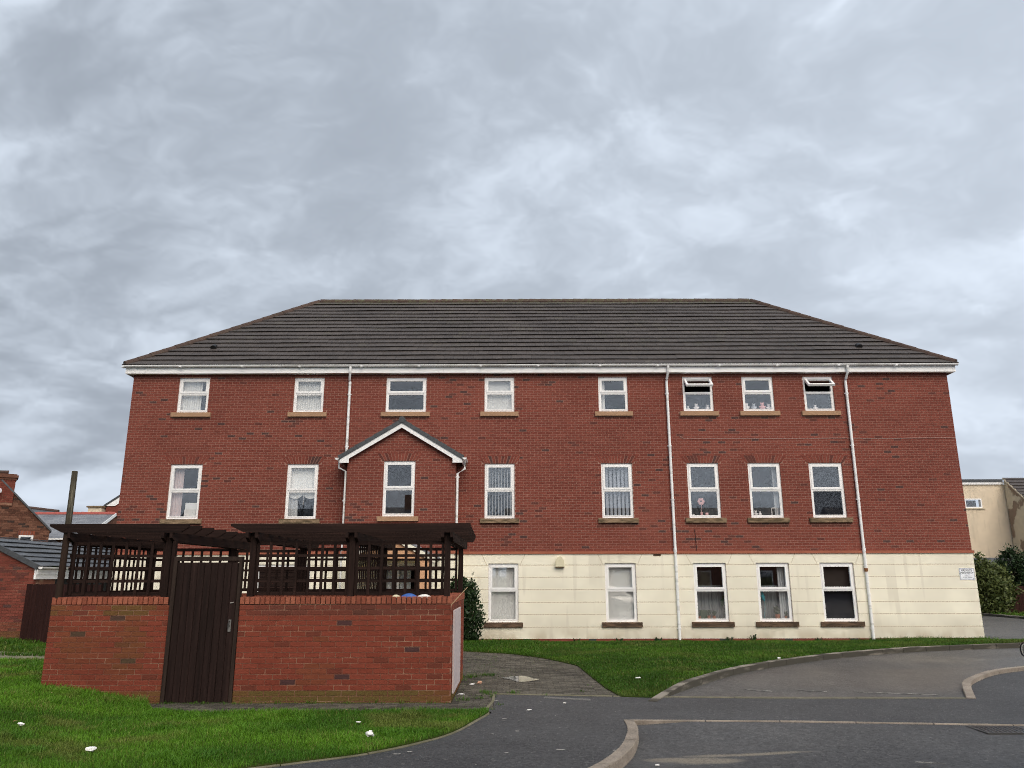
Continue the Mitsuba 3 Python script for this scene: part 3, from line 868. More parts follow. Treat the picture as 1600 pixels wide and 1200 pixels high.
ridge_run((RX0 + 0.05, YE + WD, ZR + 0.03), (RX1 - 0.05, YE + WD, ZR + 0.03), RF, 'ridge_tile', 'hip_tile_mat', moss=0.8)
ridge_run((XE0 + 0.05, YE + 0.05, ZE + 0.07), (RX0, YE + WD, ZR + 0.03), RF, 'hip_tile', 'hip_tile_mat', moss=0.15)
ridge_run((XE1 - 0.05, YE + 0.05, ZE + 0.07), (RX1, YE + WD, ZR + 0.03), RF, 'hip_tile', 'hip_tile_mat', moss=0.15)
for x, z in ((-9.52, 8.80), (11.07, 8.78)):
    q = (z - ZE) / math.sin(pit)
    c = MB()
    a3 = front(x, q, 0.0)
    c.tube([front(x, q + 0.28, 0.02), front(x, q + 0.14, 0.07), front(x, q, 0.07)], [0.04, 0.075, 0.095], 10)
    part(RF, 'roof_vent', c, 'black_mat')

# eaves: soffit, fascia, gutter, downpipes
part(AB, 'soffit', MB().box(XL - 0.17, XR + 0.17, YB - 0.165, YB + 0.02, 7.800, 7.812), 'white_plastic')
xs = [XL - 0.18, -7.6, -2.1, 3.0, 7.75, XR + 0.18]
for k in range(5):
    part(AB, 'fascia_board', MB().box(xs[k] + 0.002, xs[k + 1] - 0.002, YB - 0.185, YB - 0.165, 7.795 + 0.002 * (k % 2), 7.975), 'white_plastic')
for x in (XL - 0.18, XR + 0.165):
    part(AB, 'fascia_board', MB().box(x, x + 0.015, YB - 0.16, BACK + 0.16, 7.796, 7.975), 'white_plastic')


def half_gutter(p, q, out, r=0.058):
    """A half-round channel from p to q, its open side up."""
    p, q, out = (np.asarray(x, float) for x in (p, q, out))
    m = MB()
    n = 7
    g = np.linspace(np.pi, 2 * np.pi, n)
    ring = [out * math.cos(t) * r + np.array([0, 0, math.sin(t) * r]) for t in g] + [out * math.cos(t) * (r - 0.006) + np.array([0, 0, math.sin(t) * (r - 0.006)]) for t in g[::-1]]
    v = [e + w for e in (p, q) for w in ring]
    k = len(ring)
    m.add(v, [[i, (i + 1) % k, k + (i + 1) % k, k + i] for i in range(k)])
    for e in (p, q):
        d = trimesh.creation.extrude_polygon(Polygon([(math.cos(t) * (r + 0.004), math.sin(t) * (r + 0.004)) for t in g]), 0.008, engine='earcut')
        ax = (q - p) / np.linalg.norm(q - p)
        m.add([e + out * a_ + np.array([0, 0, b_]) + ax * (c_ - 0.004) for a_, b_, c_ in d.vertices], d.faces)
    return m


gx = np.linspace(XE0 + 0.02, XE1 - 0.02, 8)
for k in range(7):
    key = part(AB, 'gutter', half_gutter((gx[k] + 0.001, YB - 0.252, 8.03), (gx[k + 1] - 0.001, YB - 0.252, 8.03), (0, -1, 0), 0.062), 'gutter_mat')
    c = MB()
    for x in (gx[k], gx[k] + 1.75):
        c.box(x - 0.03, x + 0.03, YB - 0.322, YB - 0.19, 7.962, 7.985)
    part(key, 'bracket', c, 'gutter_mat')


def downpipe(pts, brackets, mat='gutter_mat', collar=(), r=0.041):
    key = part(AB, 'downpipe', MB().tube(pts, r, 12), mat, smooth=50)
    for x, y, z in brackets:
        c = MB().tube([(x, y, z - 0.022), (x, y, z + 0.022)], r + 0.009, 10)
        c.box(x - 0.062, x + 0.062, y + 0.012, y + 0.03, z - 0.012, z + 0.012)
        part(key, 'bracket', c, mat)
    for x, y, z, mt in collar:
        part(key, 'joint', MB().tube([(x, y, z - 0.05), (x, y, z + 0.05)], r + 0.010, 12), mt)
    return key


yp = YB - 0.065
for x, zb, rust in ((-4.945, 5.35, False), (4.715, 0.02, False), (10.175, 0.02, True)):
    pts = [(x + 0.03, YB - 0.25, 7.985), (x + 0.03, YB - 0.25, 7.80), (x, yp - 0.06, 7.60), (x, yp, 7.54), (x, yp, zb)]
    br = [(x, yp, z) for z in (7.15, 5.55, 3.95, 2.05) if z > zb + 0.1] + ([(x, yp - 0.0, 0.33)] if zb < 1 else [])
    cl = [(x, yp, 2.50, 'gutter_mat')] if zb < 1 else []
    if rust:
        cl.append((x, yp, 1.93, 'rust_mat'))
    k = downpipe(pts, br, collar=cl)
    if rust:
        labels[k] = {'label': 'white downpipe with a rusty joint near the right end'}

# cable clipped to the wall, wall light, sign
m = MB().tube([main(5.03, 0.012, 5.86), main(5.16, 0.012, 5.78)] + [main(s, 0.012, 5.775 + 0.006 * math.sin(s * 2.1)) for s in np.linspace(5.4, 13.32, 30)], 0.008, 6)
part(AB, 'cable', m, 'cable_mat', label='pale cable running along the wall below the top windows')
m = MB().tube([main(5.31, 0.01, 3.10), main(5.33, 0.012, 3.0), main(5.345, 0.01, 2.48)], 0.008, 6)
part(AB, 'cable', m, 'black_mat')
L = fresh(f'{AB}__wall_light')
g2 = Polygon([(1.235, 2.04), (1.495, 2.04), (1.485, 2.20), (1.43, 2.30), (1.365, 2.335), (1.30, 2.30), (1.245, 2.20)])
part(L, 'housing', MB().poly(main, g2, 0.013, 0.13), 'cream_bag_mat', label='cream bell shaped box on the rendered wall')
part(L, 'base', MB().fbox(main, 1.24, 1.49, 0.013, 0.12, 2.015, 2.038), 'sill_dark')

S = thing('notice_sign', 'white PRIVATE PROPERTY notice at the right end of the cream wall', 'sign')
part(S, 'plate', MB().fbox(main, 12.868, 13.305, 0.016, 0.024, 1.64, 1.975), 'sign_mat')
m = MB()
for s0, s1, c0, c1 in ((12.873, 13.300, 1.958, 1.969), (12.873, 13.300, 1.646, 1.657), (12.873, 12.884, 1.6571, 1.9579), (13.289, 13.300, 1.6571, 1.9579)):
    m.fbox(main, s0, s1, 0.0245, 0.026, c0, c1)
part(S, 'border', m, 'grey_ink_mat')
for txt, h, zc, bold, mat in (('PRIVATE', 0.054, 1.884, True, 'ink_mat'), ('PROPERTY', 0.054, 1.812, True, 'ink_mat'), ('ACCESS TO', 0.020, 1.772, False, 'grey_ink_mat'),
                              ('RESIDENTS ONLY', 0.020, 1.742, False, 'grey_ink_mat'), ('NO BALL GAMES', 0.024, 1.694, True, 'grey_ink_mat')):
    tm = meshkit.text_mesh(txt, h, 0.0015, bold)
    w = tm.bounds[1][0] - tm.bounds[0][0]
    part(S, 'lettering', MB().add([main(13.085 - w / 2 + a_ - tm.bounds[0][0], 0.0245 + c_, zc + b_) for a_, b_, c_ in tm.vertices], tm.faces), mat)
part(S, 'emblem', MB().poly(main, [(13.245, 1.672), (13.275, 1.672), (13.26, 1.698)], 0.0245, 0.026), 'grey_ink_mat')

# ------------------------------------------------------------------ gabled bay
BC = (BX0 + BX1) / 2
BAY = fresh(f'{AB}__bay')
zev, zpk = 5.205, 6.15
prof = Polygon([(BX0, ZS1), (BX1, ZS1), (BX1, zev), (BC, zpk), (BX0, zev)])
wall = Polygon([(BX0 + 0.006, 0), (BX1 - 0.006, 0), (BX1 - 0.006, zev - 0.01), (BC, zpk - 0.01), (BX0 + 0.006, zev - 0.01)])
wall = wall.difference(sbox(BAYW[0], BAYW[2], BAYW[1], BAYW[3])).difference(sbox(-3.60, 0.0, -2.47, 2.13))
part(BAY, 'wall', MB().poly(bay_fr, wall, -0.25, -0.005), 'mortar_mat')
m = MB()
for x in (BX0 + 0.006, BX1 - 0.206):
    part(BAY, 'wall', MB().box(x, x + 0.2, BAYY + 0.251, YB - 0.01, 0, zev - 0.01), 'mortar_mat')
bh = [BAYW, (BAYW[0] - 0.13, BAYW[1] + 0.13, BAYW[2] - 0.14, BAYW[2]), (BAYW[0] - 0.09, BAYW[1] + 0.09, BAYW[3], BAYW[3] + 0.225)]
whole, cut = [], MB()
ptone = patchy(9)
for r in lay(BX0, BX1, ZS1, zpk + 0.05, bh):
    q = sbox(r[0], r[2], r[1], r[3])
    if prof.contains(q):
        whole.append(r)
    elif prof.intersects(q):
        cut.poly(bay_fr, q.intersection(prof), -0.09, 0.002 * tone(), (ptone(r[0], r[2]), -0.2))
brick_parts(BAY, bay_fr, whole, 'brick_mat', lambda r: r[2], 40, tonefn=ptone, stain=lambda s, z: -0.3 if z > zev - 0.1 + (1.4 - abs(s - BC)) * 0.5 else 0.0)
part(BAY, 'cut_brick', cut, 'brick_mat', kind='stuff')
m = MB()
for x, n in ((BX0, -1), (BX1, 1)):
    fr = frame((x, BAYY, 0), (0, 1, 0), (n, 0, 0))
    for a_, b_, c_, d_ in lay(0.095, YB - BAYY, ZS1, zev):
        m.fbox(fr, a_, b_, -0.09, 0.002 * tone(), c_, d_, (0.2 + 0.8 * tone(), 0))
part(BAY, 'side_brick', m, 'brick_mat', kind='stuff')
part(BAY, 'string_course', MB().fbox(bay_fr, BX0 - 0.04, BX1 + 0.04, -0.09, 0.055, ZS0, ZS1), 'string_mat')
low = sbox(BX0, 0.05, BX1, ZS0 - 0.004).difference(sbox(-3.60, 0.0, -2.47, 2.13))
part(BAY, 'render', MB().poly(bay_fr, low, -0.085, 0.014), 'cream_mat')
for x, n in ((BX0 + 0.001, -1), (BX1 - 0.001, 1)):
    part(BAY, 'render', MB().box(min(x, x + 0.016 * n), max(x, x + 0.016 * n), BAYY + 0.09, YB - 0.02, 0.05, ZS0 - 0.004), 'cream_mat')
window(bay_fr, *BAYW, BAYW[2] + 0.50 * (BAYW[3] - BAYW[2]), 'sill_buff', none, 'window in the gabled brick bay')
m = MB().box(BX0 + 0.3, BX1 - 0.3, BAYY + 0.9, BAYY + 0.95, 0, 5.0)
part(BAY, 'inner_wall', m, 'brown_room_mat')

rise = (zpk - zev) / (BC - BX0)
YV = BAYY - 0.14
ez = zev - rise * 0.19          # height of the roof line at the eaves
lx, rx = BX0 - 0.19, BX1 + 0.19
for sg, e in ((1, lx), (-1, rx)):
    pts = [(e, ez - 0.02), (BC, zpk - 0.02), (BC, zpk - 0.16), (e + sg * 0.26, ez + rise * 0.26 - 0.16)]
    pts += [(e + sg * 0.26, ez - 0.13), (e, ez - 0.13)]
    part(BAY, 'barge_board', MB().poly(frame((0, YV + 0.012, 0), (1, 0, 0), (0, -1, 0)), Polygon(pts).buffer(0), 0, 0.02), 'white_plastic')
    part(BAY, 'soffit', MB().add([(e + sg * q, y, ez + rise * q - 0.10) for q in (0.0, abs(BC - e)) for y in (YV + 0.013, BAYY + 0.02)] + [(e + sg * q, y, ez + rise * q - 0.09) for q in (0.0, abs(BC - e)) for y in (YV + 0.013, BAYY + 0.02)],
                                   [[0, 1, 3, 2], [4, 5, 7, 6], [0, 1, 5, 4], [2, 3, 7, 6], [0, 2, 6, 4], [1, 3, 7, 5]]), 'white_plastic')
    th = math.atan(rise)
    bl = abs(BC - e) / math.cos(th) + 0.03
    o3 = np.array([e - sg * 0.03, YV, ez - 0.03 * rise + 0.03])
    u3 = np.array([0, 1.0, 0])
    t3 = np.array([sg * math.cos(th), 0, math.sin(th)])
    n3 = np.array([-sg * math.sin(th), 0, math.cos(th)])
    bay_slope = lambda s, q, h, o3=o3, u3=u3, t3=t3, n3=n3: o3 + u3 * s + t3 * q + n3 * h
    tiles(bay_slope, [(0.0, 0), (YB - YV - 0.005, 0), (YB - YV - 0.005, bl), (0.0, bl)], 0, 0.30, 0.30, 'slate_mat', BAY, 0, name='roof_tile', lift=0.06)
    for k in range(7):
        q0, q1 = k * bl / 7, (k + 1) * bl / 7 - 0.004
        v = [bay_slope(s, q, h) for s in (-0.035, 0.03) for q, hh in ((q0, 0.016), (q1, 0.0)) for h in (-0.045, 0.062 + hh)]
        part(BAY, 'verge_tile', MB().add(v, MB.Q), 'verge_mat')
    part(BAY, 'gutter', half_gutter((e - sg * 0.085, YV - 0.02, ez + 0.015), (e - sg * 0.085, YB - 0.01, ez + 0.015), (1, 0, 0), 0.055), 'gutter_mat')
    part(BAY, 'eaves_board', MB().box(min(e - sg * 0.02, e), max(e - sg * 0.02, e), YV + 0.04, YB - 0.01, ez - 0.12, ez + 0.02), 'white_plastic')
part(BAY, 'apex_tile', MB().tube([(BC, YV - 0.05, zpk + 0.075), (BC, YV + 0.30, zpk + 0.075)], 0.095, 10), 'verge_mat')
part(BAY, 'apex_tile', MB().tube([(BC, YV + 0.305, zpk + 0.072), (BC, YB - 0.01, zpk + 0.072)], 0.09, 10), 'verge_mat')
yb2 = BAYY + 0.10
downpipe([(lx - 0.07, yb2, ez - 0.02), (lx - 0.07, yb2, ez - 0.24), (BX0 - 0.055, yb2, ez - 0.34), (BX0 - 0.055, yb2, 0.3)], [(BX0 - 0.055, yb2, 3.9)], r=0.030)
downpipe([(rx + 0.08, yb2, ez - 0.0), (rx + 0.08, yb2, ez - 0.28), (BX1 + 0.055, yb2, ez - 0.42), (BX1 + 0.055, yb2, 0.1)], [(BX1 + 0.055, yb2, ez - 0.52), (BX1 + 0.055, yb2, 3.0)], r=0.038)

# peach porch in front of the bay
PO = fresh(f'{AB}__porch')
PYF = 21.05
por = frame((0, PYF, 0), (1, 0, 0), (0, -1, 0))
pc, pw, pe = -3.27, 1.08, 2.30
pf = Polygon([(pc - pw, 0), (pc + pw, 0), (pc + pw, pe), (pc, pe + 0.57), (pc - pw, pe)]).difference(sbox(-4.12, -0.1, -2.45, 2.20))
part(PO, 'wall', MB().poly(por, pf, -0.18, 0), 'peach_mat')
part(PO, 'wall', MB().box(pc - pw + 0.001, pc - pw + 0.119, PYF + 0.181, BAYY - 0.02, 0, pe), 'cream_mat')
part(PO, 'wall', MB().box(pc + pw - 0.119, pc + pw - 0.001, PYF + 0.181, BAYY - 0.02, 0, pe), 'cream_mat')
part(PO, 'ceiling', MB().box(pc - pw + 0.12, pc + pw - 0.12, PYF + 0.19, BAYY - 0.02, 2.215, 2.235), 'cream_mat')
for sg in (-1, 1):
    x0, x1 = pc + sg * (pw + 0.16), pc
    zz = lambda x: pe + 0.57 - 0.53 * abs(x - pc)
    part(PO, 'barge_board', MB().poly(frame((0, PYF - 0.06, 0), (1, 0, 0), (0, -1, 0)), [(x0, zz(x0) - 0.10), (x1, zz(x1) - 0.10), (x1, zz(x1) + 0.03), (x0, zz(x0) + 0.03)], 0, 0.025), 'cream_mat')
    v = [(x, y, zz(x) + h) for x in (x0, x1) for y in (PYF - 0.09, BAYY - 0.02) for h in (0.035, 0.075)]
    part(PO, 'roof', MB().add(v, MB.Q), 'light_slate_mat')
m = MB()
for s0, s1, c0, c1 in ((-3.60, -3.53, 0.05, 2.13), (-3.245, -3.18, 0.05, 2.06), (-2.54, -2.47, 0.05, 2.13), (-3.53, -2.54, 2.06, 2.13)):
    m.fbox(bay_fr, s0, s1, -0.10, -0.02, c0, c1)
part(PO, 'door_frame', m, 'white_plastic')
m = MB()
folds(m, bay_fr, -3.53, -3.25, 0.3, 2.05, 3, 0.02, -0.14)
part(PO, 'curtain', m, 'net_mat')
m = MB()
folds(m, bay_fr, -3.17, -2.86, 0.3, 2.05, 4, 0.02, -0.14)
part(PO, 'curtain', m, 'net_mat')

# ------------------------------------------------------------------ ground levels


def sm(a, b, x):
    t = np.clip((np.asarray(x, float) - a) / (b - a), 0, 1)
    return t * t * (3 - 2 * t)


def lawn_z(x, y):
    x, y = np.asarray(x, float), np.asarray(y, float)
    bank = 0.20 * sm(-4.9, -6.9, x) * sm(7.5, 11.3, y)
    rough_ = 0.035 * (meshkit.fbm(np.stack([x * 0.9, y * 0.9, 0 * x], -1), 3, 2) - 0.5)
    edge = sm(0.0, 0.6, np.hypot(x + 0.4, 0) * 0 + np.maximum(0, np.minimum(1, (-0.35 - x) / 1.0)))
    return bank + 0.02 + rough_ * edge


low_side = LineString([(-2.3, 21), (-1.3, 19.85), (-0.02, 19.12), (0.62, 18.2), (0.95, 17.54), (1.32, 16.6), (1.40, 15.08), (1.50, 13.4), (1.62, 12.45), (2.25, 12.3)])


def verge_z(x, y):
    x, y = np.asarray(x, float), np.asarray(y, float)
    d = shapely.distance(shapely.points(x, y), low_side)
    return 0.012 - 0.075 * sm(21.6, 22.7, y) * sm(11.5, 8.5, x) + 0.075 * sm(22.7, 21.0, y) * sm(0.0, 1.5, d) + 0.025 * sm(0.0, 0.5, d) * (meshkit.fbm(np.stack([x * 0.8, y * 0.8, 0 * x], -1), 3, 5) - 0.5)


def road_z(x, y):
    return -0.10 + 0.094 * np.maximum(sm(1.42, 1.62, x) * sm(9.7, 10.25, y), sm(1.6, 4.0, x) * sm(7.6, 10.2, y))


def skirt(m_, poly, zf, drop=0.12, step=0.25):
    """The cut edge of a raised surface, down into the ground."""
    for g_ in getattr(poly, 'geoms', [poly]):
        r = np.array(g_.exterior.segmentize(step).coords)
        z = zf(r[:, 0], r[:, 1])
        n_ = len(r)
        k = np.arange(n_ - 1)
        m_.add(np.vstack([np.column_stack([r, z]), np.column_stack([r, z - drop])]), np.stack([k, k + 1, k + 1 + n_, k + n_], 1))
    return m_


def flat(h):
    return lambda x, y: 0 * np.asarray(x, float) + h


def sheet(poly, zf, edge=0.5):
    """A ground surface over the polygon, cut into triangles no longer than edge."""
    m = MB()
    for g_ in getattr(poly, 'geoms', [poly]):
        if g_.area < 1e-4:
            continue
        if edge is None:
            v, f = trimesh.creation.triangulate_polygon(g_, engine='earcut')
            m.add(np.column_stack([v, zf(v[:, 0], v[:, 1])]), f)
            continue
        x0, y0, x1, y1 = g_.bounds
        pre = shapely.prepared.prep(g_)
        n0, n1 = int((x1 - x0) / edge) + 1, int((y1 - y0) / edge) + 1
        for i in range(n0):
            for j in range(n1):
                c = sbox(x0 + i * edge, y0 + j * edge, x0 + (i + 1) * edge, y0 + (j + 1) * edge)
                if pre.contains(c):
                    v = np.array(c.exterior.coords)[:4]
                    m.add(np.column_stack([v, zf(v[:, 0], v[:, 1])]), [[0, 1, 2, 3]])
                elif pre.intersects(c):
                    q = g_.intersection(c)
                    for qq in getattr(q, 'geoms', [q]):
                        if qq.geom_type == 'Polygon' and qq.area > 1e-6:
                            v, f = trimesh.creation.triangulate_polygon(qq, engine='earcut')
                            m.add(np.column_stack([v, zf(v[:, 0], v[:, 1])]), f)
    return m


def smooth_line(pts, n=6):
    """Catmull-Rom through the points."""
    p = np.array(pts, float)
    e = np.vstack([2 * p[0] - p[1], p, 2 * p[-1] - p[-2]])
    out = []
    for i in range(1, len(e) - 2):
        for t in np.linspace(0, 1, n, endpoint=False):
            a, b, c, d = e[i - 1], e[i], e[i + 1], e[i + 2]
            out.append(0.5 * (2 * b + (c - a) * t + (2 * a - 5 * b + 4 * c - d) * t * t + (3 * b - a - 3 * c + d) * t ** 3))
    return np.vstack([out, p[-1:]])


lawn_edge = smooth_line([(-0.36, 11.22), (-0.29, 11.05), (-0.42, 10.53), (-0.74, 9.52), (-1.34, 8.7), (-2.01, 8.22), (-3.2, 7.6), (-5.5, 6.9), (-9, 6.3), (-16, 6.0)])
front_lawn = Polygon(list(map(tuple, lawn_edge)) + [(-45, 6.0), (-45, 16.0), (-11, 16.05), (-9.2, 16.0), (-6.9, 15.4), (-6.88, 11.94), (-5.30, 11.94), (-4.95, 11.35), (-4.3, 11.08), (-2.0, 11.14)])
back_left = Polygon([(-45, 17.5), (-11.2, 17.8), (-9.9, 17.2), (-6.9, 16.4), (-6.9, 19.0), (-8.2, 21.6), (-11.7, 22.9), (-11.7, 30), (-45, 30)])
kerb1 = smooth_line([(1.52, 10.46), (1.50, 9.99), (1.42, 9.49), (1.24, 8.80), (0.92, 8.06), (0.42, 7.35), (-0.3, 6.7), (-1.5, 6.0), (-4.0, 5.3), (-9, 4.9), (-20, 4.7)])
kerb2 = smooth_line([(2.08, 11.95), (2.30, 12.42), (2.92, 13.45), (4.15, 15.22), (5.44, 16.58), (7.02, 17.93), (9.04, 19.21), (10.6, 19.85), (12.8, 20.55), (15.2, 21.1), (17.5, 21.4)])
kerb3 = smooth_line([(6.70, 12.2), (7.35, 13.45), (7.88, 14.16), (8.58, 14.92), (9.25, 15.45), (10.3, 16.05), (12, 16.8), (15, 17.7), (22, 19)])
verge = Polygon([(-1.3, 19.85), (-0.02, 19.12), (0.62, 18.2), (0.95, 17.54), (1.32, 16.6), (1.40, 15.08), (1.50, 13.4), (1.62, 12.45), (2.2, 12.3)] + [tuple(q) for q in kerb2[4:]] + [(17.6, 22.2), (13.5, 22.6), (13.34, 22.91), (-1.6, 22.91), (-1.6, 22.2), (-2.15, 22.2), (-2.15, 20.9)])
paving = Polygon([(-0.28, 12.71), (2.15, 12.37), (1.50, 13.4), (1.40, 15.08), (1.32, 16.6), (0.95, 17.54), (0.62, 18.2), (-0.02, 19.12), (-1.3, 19.85), (-2.15, 20.9), (-4.8, 20.9), (-4.8, 17.0), (-2.0, 14.98), (-0.89, 14.95), (-0.89, 11.945), (-5.3, 11.945), (-4.95, 11.35), (-4.3, 11.08), (-2.0, 11.14), (-0.36, 11.22), (-0.28, 11.3)])
footway = Polygon([(-0.28, 12.71), (2.2, 12.37), (6.7, 12.2), (6.9, 12.6)] + [tuple(q) for q in kerb3[6:]] + [(60, 21), (60, 9.6), (6.2, 10.06), (4.7, 10.22), (3.18, 10.37), (1.52, 10.46)] + [tuple(q) for q in kerb1[1:]] + [(-45, 4.6), (-45, 6.0), (-16, 6.0)] + [tuple(q) for q in lawn_edge[::-1]] + [(-0.27, 11.5)])
road = Polygon([(1.52, 10.46), (3.18, 10.37), (4.7, 10.22), (6.2, 10.06), (60, 9.6), (60, -40), (-45, -40), (-45, 4.6)] + [tuple(q) for q in kerb1[::-1]][:-1])
drive = Polygon([(2.2, 12.37), (6.7, 12.2)] + [tuple(q) for q in kerb3] + [(60, 21.5), (60, 33), (21.4, 33.5), (21.5, 37.8), (13.0, 40), (13.4, 22.5), (13.2, 20.6)] + [tuple(q) for q in kerb2[::-1]][5:-6])
left_path = Polygon([(-45, 15.95), (-11, 16.1), (-9.2, 16.02), (-6.9, 15.4), (-6.9, 16.4), (-9.9, 17.2), (-11.2, 17.8), (-45, 17.5)])

footway = footway.buffer(0)
front_lawn = front_lawn.buffer(0).difference(LineString(lawn_edge).buffer(0.030, cap_style=2))
verge = verge.buffer(0).difference(LineString(kerb2).buffer(0.115, cap_style=2))
paving = paving.buffer(0)
drive = drive.buffer(0)
road = road.buffer(0)

single('ground', sheet(sbox(-400, -300, 500, 700), flat(-0.24), None), 'ground_mat', kind='structure', label='grass and earth ground running to the horizon')
single('road', sheet(road, road_z, 0.8), 'road_mat', kind='structure', label='coarse grey asphalt road in front')
single('footway', sheet(footway, flat(0.0), None), 'footway_mat', kind='structure', label='dark smooth tarmac footway across the drive mouth')
single('driveway', sheet(drive, flat(-0.012), None), 'drive_mat', kind='structure', label='brownish grey tarmac drive curving right past the block')
single('lawn', skirt(sheet(front_lawn, lawn_z, 0.3), front_lawn, lawn_z), 'soil_mat', kind='structure', label='turf under the front lawn')
single('verge', skirt(sheet(verge, verge_z, 0.4), verge, verge_z), 'soil_mat', kind='structure', label='turf of the lawn along the block')
single('back_lawn', sheet(back_left, flat(0.2), None), 'soil_mat', kind='structure', label='turf beyond the left path')
single('left_path', sheet(left_path, flat(0.205), None), 'edging_mat', kind='structure', label='pale path crossing the grass at the left')
single('right_verge', sheet(Polygon([(21.55, 33.4), (60, 33), (60, 60), (20, 60), (20, 40), (21.6, 38)]), flat(0.05), None), 'soil_mat', kind='structure', label='grass strip under the far shrubs')

# block paving
single('paved_path', sheet(paving, flat(-0.020), None), 'joint_mat', kind='structure', label='brown grey block paved path beside the garden wall')
prep = shapely.prepared.prep(paving)
blocks, edge_blocks = [], []
for r, y in enumerate(np.arange(11.0, 21.0, 0.105)):
    for x in np.arange(-5.4 + (0.105 if r % 2 else 0), 2.4, 0.21):
        b_ = sbox(x, y, x + 0.201, y + 0.095)
        if prep.contains(b_):
            blocks.append((x, y))
        elif prep.intersects(b_):
            edge_blocks.append(b_.intersection(paving))
blocks = [q for q in blocks if not (-6 < q[0] < -1.2 and 11.95 < q[1] < 15.5)]
blocks.sort(key=lambda q: (q[1] - 12.5) ** 2 * 0.3 + (q[0] - 0.3) ** 2)
cache, m = {}, MB()
for i, (x, y) in enumerate(blocks):
    h = -0.004 * tone() + 0.006 * (meshkit.fbm(np.array([[x, y, 0.0]]), 2, 4)[0] - 0.5)
    if i < 300:
        k = int(tone() * 6)
        if k not in cache:
            cache[k] = MB().box(0, 0.201, 0, 0.095, -0.03, 0, (k / 6 + 0.08, 0)).ply('block_mat')
        scene[fresh('paved_path__block')] = {**cache[k], 'to_world': T().translate([x, y, h])}
    else:
        m.box(x, x + 0.201, y, y + 0.095, -0.03, h, (tone(), 0))
for g_ in edge_blocks:
    m.poly(lambda a, d, b: np.array([a, b, d]), g_, -0.03, -0.004 * tone(), (tone(), 0))
part('paved_path', 'block', m, 'block_mat', kind='stuff')

single('puddle', sheet(Polygon(smooth_line([(-0.20, 14.72), (-0.02, 14.90), (0.20, 14.97), (0.37, 14.62), (0.46, 14.46), (0.30, 14.24), (0.12, 14.16), (0.02, 14.32), (-0.05, 14.50), (-0.20, 14.70)], 5)).buffer(0), flat(0.0045), None), 'water_mat', kind='structure', label='small rain puddle on the block paving')


# kerbs
def kerbstones(owner, line, length, top, depth, mat, width=0.125, side=1, n_max=99, topf=None):
    line = np.asarray(line, float)
    seg = np.linalg.norm(np.diff(line, axis=0), axis=1)
    s = np.concatenate([[0], np.cumsum(seg)])
    at = lambda q: np.array([np.interp(q, s, line[:, 0]), np.interp(q, s, line[:, 1])])
    nrm = lambda q: (lambda t: np.array([-t[1], t[0]]) / np.hypot(*t))(at(min(q + 0.05, s[-1])) - at(max(q - 0.05, 0)))
    k, q = 0, 0.0
    while q < s[-1] - 0.1 and k < n_max:
        q1 = min(q + length, s[-1])
        u = np.linspace(q + 0.007, q1 - 0.007, 5)
        j = 0.006 * (tone() - 0.5)
        prof = [(0.0, -depth), (0.0, -0.009), (0.009, 0.0), (width, 0.0), (width, -depth)]
        v = []
        for x in u:
            c, nn = at(x), nrm(x) * side
            tz = (topf(x / s[-1]) if topf else top) + j
            v += [[*(c + nn * a), tz + h] for a, h in prof]
        f = [[i * 5 + p, i * 5 + (p + 1) % 5, (i + 1) * 5 + (p + 1) % 5, (i + 1) * 5 + p] for i in range(4) for p in range(5)]
        tri = [[0, 1, 2], [0, 2, 3], [0, 3, 4], [20, 22, 21], [20, 23, 22], [20, 24, 23]]
        f3 = [t for a, b, c, d in f for t in ([a, b, c], [a, c, d])] + tri
        part(owner, 'kerbstone', MB().add(v, f3, (tone(), 0)), mat)
        q, k = q1, k + 1


K1 = fresh('kerb')
labels[K1] = {'label': 'pale concrete kerb curving round the footway corner', 'kind': 'structure'}
kerbstones(K1, kerb1, 0.62, 0.013, 0.24, 'kerb_mat', side=-1)
K2 = fresh('kerb')
labels[K2] = {'label': 'mossy concrete kerb along the lawn and drive', 'kind': 'structure'}
kerbstones(K2, kerb2, 0.75, 0.1, 0.22, 'mossy_kerb_mat', side=1, topf=lambda t: 0.012 + 0.088 * float(sm(0.0, 0.10, t)))
K3 = fresh('kerb')
labels[K3] = {'label': 'pale kerb curving round the right hand footway', 'kind': 'structure'}
kerbstones(K3, kerb3, 0.75, 0.02, 0.2, 'kerb_mat', side=-1, topf=lambda t: 0.016 + 0.05 * float(sm(0.0, 0.08, t)))
K4 = fresh('kerb')
labels[K4] = {'label': 'flush dropped kerb line across the drive mouth', 'kind': 'structure'}
kerbstones(K4, [(1.50, 10.445), (3.18, 10.365), (4.7, 10.215), (6.2, 10.055), (9, 9.95), (14, 9.85)], 0.915, 0.009, 0.2, 'kerb_mat', width=0.042, side=1)
K5 = fresh('kerb')
labels[K5] = {'label': 'kerb of the far drive edge at the right', 'kind': 'structure'}
kerbstones(K5, [(22.0, 33.2), (21.5, 34.5), (21.5, 38.0), (20.5, 39.5)], 0.915, 0.09, 0.2, 'mossy_kerb_mat', side=-1)
ED = fresh('path_edging')
labels[ED] = {'label': 'narrow concrete edging between lawn and footway', 'kind': 'structure'}
kerbstones(ED, np.vstack([[(-0.27, 12.72), (-0.27, 12.0)], lawn_edge]), 0.9, 0.014, 0.12, 'edging_mat', width=0.035, side=-1)
kerbstones(ED, [(-0.27, 12.73), (0.96, 12.52), (2.2, 12.38), (3.77, 12.24), (6.7, 12.19)], 0.9, 0.010, 0.1, 'edging_mat', width=0.05, side=1)

